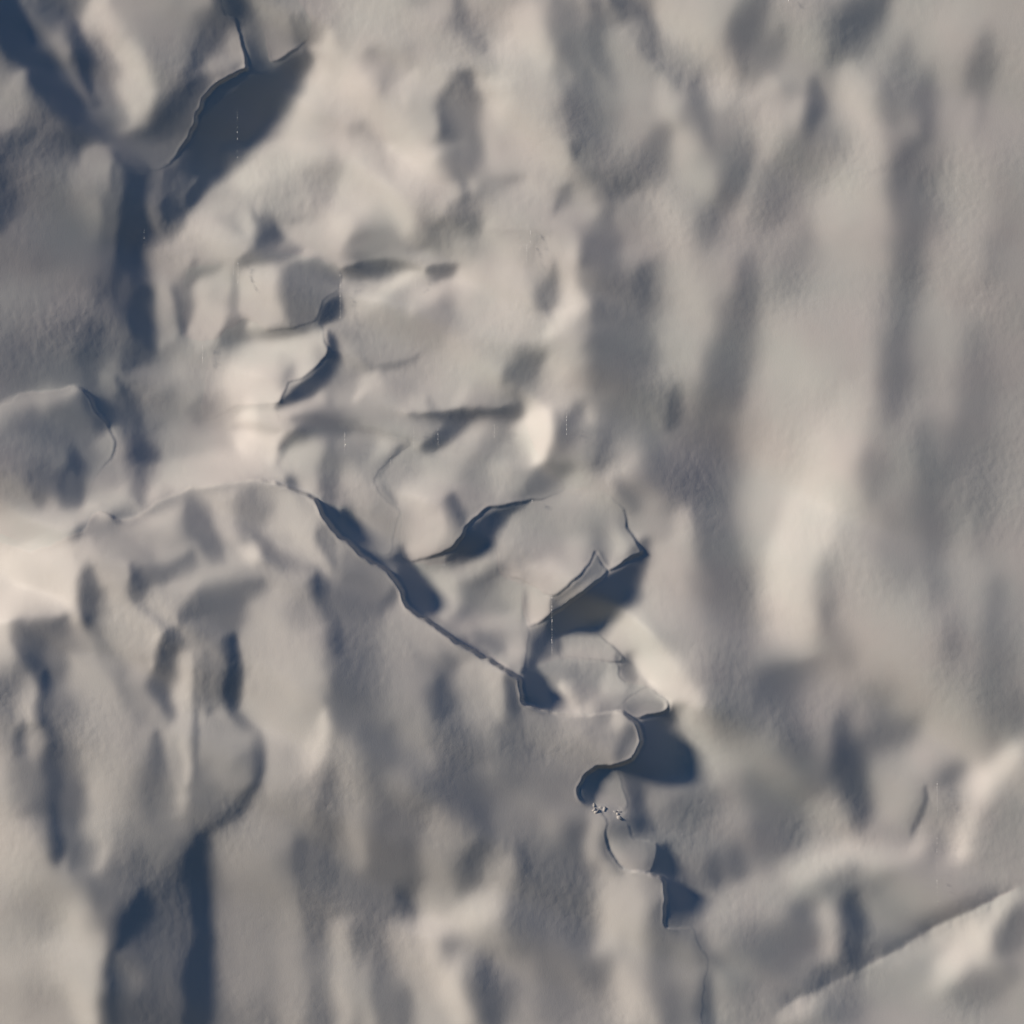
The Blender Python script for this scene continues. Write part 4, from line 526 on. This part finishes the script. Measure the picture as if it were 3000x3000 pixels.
region('ice_block', 'pale bulging ice block with gray right side, behind two short parallel drop strings', 'ice block',
  U(0,0,(1040,1900),(1040,1700),(1060,1530),(1200,1500),(1370,1475),(1590,1430),(1750,1458),(1850,1485),(1925,1530,1.2),(1915,1640,2.4),(1830,1700,2.4),(1805,1800,2.1),(1700,1850,2.1),(1650,1862,2.4),(1510,1870,2.1),(1400,1812,0.9),(1320,1850),(1210,1920)))
region('ice_block', 'smooth creamy ice bulge with a leaf shaped dark shadow under its right edge', 'ice block',
  U(0,1,(1220,0),(1420,-110),(1520,-60),(1650,-60),(1800,-110),(1840,0,3.6),(1862,60,5.4),(1800,140,5.4),(1720,210,5.4),(1640,240,5.4),(1590,345,4),(1500,362,1.4),(1350,365,0.9),(1200,440,0.9),(1140,380)))
region('ice_shelf', 'lens shaped ice shelf with thin arched top rim, just right of the misty crest', 'ice shelf',
  U(0,1,(1580,660),(1640,560),(1740,505),(1850,475),(1932,470))+U(1,1,(100,480,0.6),(200,510,0.9),(280,535,1.2),(392,578,1.8),(300,655,2.1),(230,720,2.1),(190,800,1.8),(260,900,1.8),(330,960,1.5),(300,1060,1.2),(290,1170,1.2),(250,1215,1.2),(150,1150),(60,960))+U(0,1,(1880,920),(1780,850),(1650,780)))
region('ice_block', 'broad ice wedge in the middle, its slanting lower edge throwing an S shaped shadow', 'ice block',
  U(1,1,(400,590),(520,635),(640,520),(760,430),(900,415),(1020,430),(1100,620),(1180,700),(1260,830),(1160,885,2.2),(1070,905,3.8),(920,932,6),(830,950,9),(740,1020,10.5),(680,1110,10.5),(620,1180,9),(470,1235,5.2),(370,1240,3.8),(335,1150),(340,960),(200,800),(240,720)))
region('ice_block', 'five sided ice block jutting over the deep dark shadow right of centre', 'ice block',
  U(1,1,(890,1010,1.6),(878,1100,2.4),(890,1250,2.4),(920,1320,2.4),(1050,1362,2.4),(1180,1440,3.2),(1230,1430,5.6),(1300,1370,6.4),(1390,1285,6.4),(1440,1185,6.4),(1475,1250,4.8),(1520,1300,9.6),(1620,1240,11.2),(1705,1200,9.6),(1690,1160,8),(1620,1050,4.8),(1600,950,2.4),(1480,850),(1320,830),(1180,880),(1060,915),(950,950)))
region('ice_block', 'small pale triangular ice block wedged directly under the five sided block', 'ice block',
  U(1,1,(1040,1375),(1180,1450),(1215,1445),(1290,1390),(1390,1300),(1440,1210),(1475,1265,4),(1510,1310,8),(1400,1402,11.2),(1280,1490,11.2),(1205,1545,9.6),(1070,1620,4),(1040,1560,2.4),(1028,1450,2.4)))
region('ice_block', 'gray crumpled ice pyramid between the dark canyon and the small triangular block', 'ice block',
  U(1,1,(400,1260),(520,1262),(700,1240),(830,1170),(875,1120),(885,1260),(910,1330),(1025,1380),(1020,1460),(1035,1570),(1065,1640,1.5),(1050,1760,3),(1030,1880,3),(960,1845),(830,1750),(690,1670),(620,1620),(530,1540),(520,1420),(440,1320)))
region('ice_chunk', 'flat topped ice chunk just below the deep shadow right of centre', 'ice chunk',
  U(1,1,(1240,1700,3.6),(1330,1635,1.8),(1440,1655,3),(1520,1710,6),(1600,1790,7.2),(1560,1825,5.4),(1400,1800,1.2),(1260,1790,2.4)))
region('ice_chunk', 'gray ice chunk with ragged right side, lying under the flat topped chunk', 'ice chunk',
  U(1,1,(1080,1870,3),(1180,1812,1.5),(1300,1805,1),(1400,1812,1),(1560,1832,4),(1575,1890,6),(1610,1932,6))+U(1,2,(1740,30,5),(1690,50,2),(1600,110,1.5),(1560,150),(1400,175),(1210,160),(1190,80,4),(1150,-20,3)))
region('ice_lump', 'stubby brown lit ice knob pointing right, just above the blunt ice tongue', 'ice knob',
  U(1,2,(1612,120,2),(1690,50,2),(1755,38,4),(1790,70,6),(1850,105,10),(1845,170,12),(1740,195,10),(1665,208,6),(1630,180,2)))
region('ice_lump', 'small pale ice stub between the blunt ice tongue and the crumbled snow', 'ice knob',
  U(1,2,(1480,500),(1570,510),(1600,610,3),(1630,690,3),(1600,735,3),(1545,700),(1440,680,1),(1450,580,1)))
region('ice_lump', 'hook shaped ice lump beside two small blue pockets, below the crumbled snow', 'ice lump',
  U(1,2,(1540,840),(1620,800,2),(1660,890,3),(1790,920,4),(1760,1080,4),(1620,1060),(1540,980)))
region('ice_sheet', 'long ice sheet at bottom right, its crisp straight edge rising to the right', 'ice sheet',
  U(2,2,(430,1960),(600,1870,0),(760,1790,0),(900,1725,0),(1080,1640,0),(1250,1550,0),(1400,1460,0),(1500,1390,0),(1720,1290,0),(1932,1195,0),(2800,800),(2800,2800),(430,2800)))

LAB = np.zeros((N, N), np.int16); OFF = np.zeros((N, N), np.float32)
for k, (nm, lb, ct, P, kd, gp, bs) in enumerate(REG):
    P2 = [q[:2] for q in P]; J = [(q[2] if len(q) > 2 else 0)/100. for q in P]
    P2, J = closed(P2, J)
    sl = box(P2, 4); X, Y = GX[sl]+JX[sl], GY[sl]+JY[sl]
    dd, _, _ = segdist(P2, X, Y, True); ins = inside(P2, X, Y)
    X, Y = GX[sl], GY[sl]; far, _, _ = segdist(P2, X, Y, True)
    AREA = sum(P2[q][0]*P2[(q+1) % len(P2)][1]-P2[(q+1) % len(P2)][0]*P2[q][1] for q in range(len(P2)))
    num = np.zeros(X.shape, np.float32); den = num.copy()             # how proud the edge stands, blended smoothly from all round the outline
    for a in range(len(P2)):
        b = (a+1) % len(P2); ln = math.hypot(P2[b][0]-P2[a][0], P2[b][1]-P2[a][1]); n_ = max(1, min(8, int(ln/14)))
        for c_ in range(n_):
            u = (c_+.5)/n_; qx, qy = P2[a][0]+(P2[b][0]-P2[a][0])*u, P2[a][1]+(P2[b][1]-P2[a][1])*u
            nx, ny = P2[b][1]-P2[a][1], P2[a][0]-P2[b][0]
            if AREA < 0: nx, ny = -nx, -ny
            f_ = 1-.88*min(1., max(0., ((nx*lx-ny*lz)/(ln+1e-6)+.05)/.5))          # rims facing the sun are lowered, so no bright outline shows
            w_ = (ln/n_)/((X-qx)**2+(Y-qy)**2+120)**1.5; num += w_*f_*(J[a]+(J[b]-J[a])*u); den += w_
    jj = num/den
    LAB[sl] = np.where(ins, k+1, LAB[sl])
    reach = 170 if nm in ('snow_ridge', 'ice_slab') else 46
    o = np.where(ins, jj*np.sqrt(np.clip(1-(1-np.clip(dd/(2.6+jj*12), 0, 1))**2, 0, 1))*np.exp(-(far/reach)**2), 0)
    OFF[sl] = np.where(ins, o, OFF[sl]) if nm != 'ice_lump' else OFF[sl]+o
OFFB = blur(OFF, 2.0)
H, I_want, I_got = integrate(OFFB)
print('relief', H.min(), H.max(), 'rms', float(np.sqrt(np.mean((I_want-I_got)**2))))
H2 = H+OFFB
# fine melt relief: faint dimples, finer where the face is crisp
H2 += .0007*fnoise(80, (30, 38), beta=2.0)*np.clip(.7+.5*fnoise(81, 260), .1, 1.6)

# ------------------------------------------------------------------ materials
def snow_material(name, col, tint, bump=.2):
    m = bpy.data.materials.new(name); m.use_nodes = True; t = m.node_tree; b = t.nodes['Principled BSDF']
    tc = t.nodes.new('ShaderNodeTexCoord')
    n1 = t.nodes.new('ShaderNodeTexNoise'); n1.inputs['Scale'].default_value = .33; n1.inputs['Detail'].default_value = 3
    r = t.nodes.new('ShaderNodeValToRGB'); r.color_ramp.elements[0].position = .35; r.color_ramp.elements[1].position = .65
    r.color_ramp.elements[0].color = (*tint, 1); r.color_ramp.elements[1].color = (*col, 1)
    n2 = t.nodes.new('ShaderNodeTexNoise'); n2.inputs['Scale'].default_value = 26; n2.inputs['Detail'].default_value = 3; n2.inputs['Roughness'].default_value = .75
    bp = t.nodes.new('ShaderNodeBump'); bp.inputs['Strength'].default_value = bump; bp.inputs['Distance'].default_value = .02
    t.links.new(tc.outputs['Object'], n1.inputs[0]); t.links.new(tc.outputs['Object'], n2.inputs[0])
    t.links.new(n1.outputs[0], r.inputs[0]); t.links.new(r.outputs[0], b.inputs['Base Color'])
    t.links.new(n2.outputs[0], bp.inputs['Height']); t.links.new(bp.outputs[0], b.inputs['Normal'])
    b.inputs['Roughness'].default_value = .75; b.inputs['Specular IOR Level'].default_value = .25
    return m
M_ice = snow_material('glacier_ice', (.615, .595, .585), (.585, .60, .585))
M_snow = snow_material('wet_snow', (.61, .595, .58), (.59, .59, .575), .25)

# ------------------------------------------------------------------ meshes
S = FR/1932
PX = (GX-966)*S; PZ = (966-GY)*S
q4 = lambda A: (A[:-1,:-1] == A[1:,:-1]) & (A[:-1,:-1] == A[:-1,1:]) & (A[:-1,:-1] == A[1:,1:])
uni = q4(LAB)
def link_mesh(name, co, quads, mat):
    me = bpy.data.meshes.new(name); me.vertices.add(len(co)); me.vertices.foreach_set('co', co.astype(np.float32).ravel())
    nq = len(quads); me.loops.add(nq*4); me.loops.foreach_set('vertex_index', quads.astype(np.int32).ravel())
    me.polygons.add(nq); me.polygons.foreach_set('loop_start', np.arange(0, nq*4, 4, dtype=np.int32))
    me.polygons.foreach_set('use_smooth', np.ones(nq, bool))
    me.update(calc_edges=True); me.materials.append(mat)
    ob = bpy.data.objects.new(name, me); C.collection.objects.link(ob); return ob
def gridquads(mask, index):
    j, i = np.nonzero(mask)
    return np.stack([index[j,i], index[j+1,i], index[j+1,i+1], index[j,i+1]], 1)
full = np.arange(N*N).reshape(N, N)
# the face behind: sinks away beneath every block
fr = uni & (LAB[:-1,:-1] > 0)
deep = fr.copy()
for it in range(3):
    dd_ = deep.copy(); dd_[1:-1,1:-1] = deep[1:-1,1:-1] & deep[:-2,1:-1] & deep[2:,1:-1] & deep[1:-1,:-2] & deep[1:-1,2:]; deep = dd_
dv = np.zeros((N, N), bool); dv[1:-1,1:-1] = deep[:-1,:-1] & deep[1:,:-1] & deep[:-1,1:] & deep[1:,1:]
face = link_mesh('terrain', np.stack([PX, -H2+np.where(dv, .2, 0), PZ], -1).reshape(-1, 3), gridquads(np.ones((N-1, N-1), bool), full), M_ice)
face['kind'] = 'structure'
def make_region(k):
    nm, lb, ct, P, kd, gp, bs = REG[k]
    mk = uni & (LAB[:-1,:-1] == k+1)
    if not mk.any(): print('EMPTY', nm, lb); return
    # one more ring of cells, tucked just under the face around it, so that the two surfaces meet without a seam
    core = np.zeros((N, N), bool); core[:-1,:-1] |= mk; core[1:,:-1] |= mk; core[:-1,1:] |= mk; core[1:,1:] |= mk
    mk = core[:-1,:-1] | core[1:,:-1] | core[:-1,1:] | core[1:,1:]
    use = np.zeros((N, N), bool); use[:-1,:-1] |= mk; use[1:,:-1] |= mk; use[:-1,1:] |= mk; use[1:,1:] |= mk
    idx = -np.ones((N, N), int); n = use.sum(); idx[use] = np.arange(n)
    front = np.stack([PX[use], -H2[use]-np.where(core[use], .0007, -.0007), PZ[use]], -1)
    cx, cz = front[:,0].mean(), front[:,2].mean(); cy = front[:,1].mean()
    th = .5; rear = front.copy(); rear[:,1] = front[:,1]+th
    q = gridquads(mk, idx)
    E = np.concatenate([q[:,[0,1]], q[:,[1,2]], q[:,[2,3]], q[:,[3,0]]])
    key = np.sort(E, 1); kk = key[:,0].astype(np.int64)*n+key[:,1]
    u, inv, cnt = np.unique(kk, return_inverse=True, return_counts=True)
    B = E[cnt[inv] == 1]
    m_ = len(B); g = 2*n+np.arange(m_)                                 # the sides keep vertices of their own: a crisp rim
    skirt = np.stack([g+m_, g, g+2*m_, g+3*m_], 1)
    co = np.concatenate([front, rear, front[B[:,0]], front[B[:,1]], rear[B[:,0]], rear[B[:,1]]]); co -= np.array([cx, cy, cz])
    ob = link_mesh(nm, co, np.concatenate([q, q[:,::-1]+n, skirt]), M_snow if nm == 'snow_ridge' else M_ice)
    ob.location = (cx, cy, cz)
    if kd: ob['kind'] = kd
    else: ob['label'] = lb; ob['category'] = ct
    if gp: ob['group'] = gp
    return ob
for k in range(len(REG)): make_region(k)
def surf(x, y): return float(H2[int((y+PAD)/STEP), int((x+PAD)/STEP)])
def world(x, y, lift=0.): return ((x-966)*S, -surf(x, y)-lift, (966-y)*S)
# ------------------------------------------------------------------ falling meltwater and crumbs
import bmesh, random
from mathutils import Matrix
m = bpy.data.materials.new('meltwater'); m.use_nodes = True; b = m.node_tree.nodes['Principled BSDF']
b.inputs['Base Color'].default_value = (.92, .92, .90, 1); b.inputs['Roughness'].default_value = .08  # opaque near-white stands in for the sun's glint on the drops
b.inputs['Coat Weight'].default_value = 1
M_water = m
bm = bmesh.new(); bmesh.ops.create_icosphere(bm, subdivisions=1, radius=1)
drop_mesh = bpy.data.meshes.new('drop'); bm.to_mesh(drop_mesh); bm.free(); drop_mesh.materials.append(M_water)
for p in drop_mesh.polygons: p.use_smooth = True
def drip(x, y0, y1, label, dens=1.0, size=1.0, seed=0):
    r = random.Random(seed*77+int(x)); x0, yy = x, y0
    base = max(surf(x, y) for y in (y0, (y0+y1)/2, y1))+.16
    o = bpy.data.objects.new('water_drip', None); C.collection.objects.link(o)
    o.location = ((x0-966)*S, -base, (966-y0)*S); o['label'] = label; o['category'] = 'water drops'; o['group'] = 'strings of falling meltwater drops'
    while yy < y1:
        ln = r.uniform(.8, 2.6) if r.random() < .35 else r.uniform(.3, .8)
        k = bpy.data.objects.new('drop', drop_mesh); C.collection.objects.link(k); k.parent = o
        k.location = ((x-x0+r.uniform(-.3, .3))*S, r.uniform(-.03, .03), -(yy-y0)*S); k.scale = (.0105*size, .0105*size, ln*S)
        yy += ln+r.uniform(.8, 4.6)/dens; x += r.uniform(-.02, .05)
def D(i, j, x, y0, y1, label, dens=1., size=1.): drip(644*i+x/3, 644*j+y0/3, 644*j+y1/3, label, dens, size, len(label))
D(0,0,1328,1478,1565,'left one of the two short parallel drop strings in front of the pale bulging block',1.2,.9)
D(0,0,1353,1498,1610,'brighter right one of the two short parallel drop strings on the pale bulging block',1.6,1.1)
D(0,0,1927,1560,1800,'long bright string of drops falling past the gray side of the pale bulging block',1.4,1.1)
D(0,0,824,1310,1400,'faint drops falling inside the dark vertical cleft at the left',.6,.8)
D(0,0,1347,640,900,'sparse drops sprinkled across the widest dark blue shadow under the big slab',.35,.8)
D(1,0,1070,1318,1385,'short bright drop string under the thin arched crack above centre',1.,1.)
D(1,0,1050,1390,1500,'longer drop string just left of and below the one under the thin arched crack',1.2,.9)
D(1,0,420,1545,1640,'faint drop string at the right end of the dark green crevice above centre',.7,.8)
D(2,0,589,8,40,'tiny bright drop string touching the top edge of the picture',1.5,1.3)
D(0,1,1148,30,130,'glinting string of drops left of the smooth creamy bulge',1.3,1.)
D(0,1,1527,365,450,'faint drops leaving the underside of the smooth creamy bulge',.7,.8)
D(1,1,21,518,640,'drop string falling in front of the lens shaped shelf',1.,.9)
D(1,1,279,640,730,'faint drop string by the right tip of the lens shaped shelf',.8,.8)
D(1,1,410,485,660,'faint drop string at the left end of the long dark crevice in the centre',.8,.8)
D(1,1,548,495,590,'drop string falling across the wide dark part of the central crevice',1.,.9)
D(1,1,867,475,545,'drop string left of the brightest white patch near the centre',.8,.9)
D(1,1,1275,408,530,'bright drop string right of the brightest white patch near the centre',1.3,1.)
D(1,1,1081,898,915,'single short glint of drops at the top rim of the five sided block',1.6,1.2)
D(1,1,585,1210,1270,'faint drops under the S shaped blue shadow',.8,.8)
D(1,1,1192,1440,1770,'longest drop string, falling past the small triangular block into the deep shadow',1.2,1.)
D(2,2,1464,575,740,'bright drop string over the cracked ice near the right edge',1.,1.1)
D(2,2,1466,900,1290,'sparse drop string low on the right, below the cracked ice',.35,.9)
# crumbled snow on the rim below the tongue
M_c = snow_material('crumbly_snow', (.60, .58, .55), (.57, .56, .55), .15)
r = random.Random(5); protos = []
for k in range(5):
    bm = bmesh.new(); bmesh.ops.create_icosphere(bm, subdivisions=2, radius=1)
    for v in bm.verts: v.co *= 1+r.uniform(-.18, .18)
    me = bpy.data.meshes.new('snow_crumb'); bm.to_mesh(me); bm.free(); me.materials.append(M_c)
    for p in me.polygons: p.use_smooth = True
    protos.append(me)
for k in range(9):
    t = r.random(); x, y = 754.8+.3127*(1150+180*t), 1056.2+.3127*(1505+45*t+r.gauss(0, 16)); rad = r.uniform(.10, .16)
    o = bpy.data.objects.new('snow_crumb', protos[k % 5]); C.collection.objects.link(o)
    o.location = world(x, y, -rad*.8); o.scale = (rad, rad, rad*.8); o.rotation_euler = (r.random()*6, r.random()*6, r.random()*6)
    o['label'] = 'small crumb of snow on the crumbled rim below the blunt ice tongue'; o['category'] = 'snow crumb'; o['group'] = 'snow crumbs on the rim'
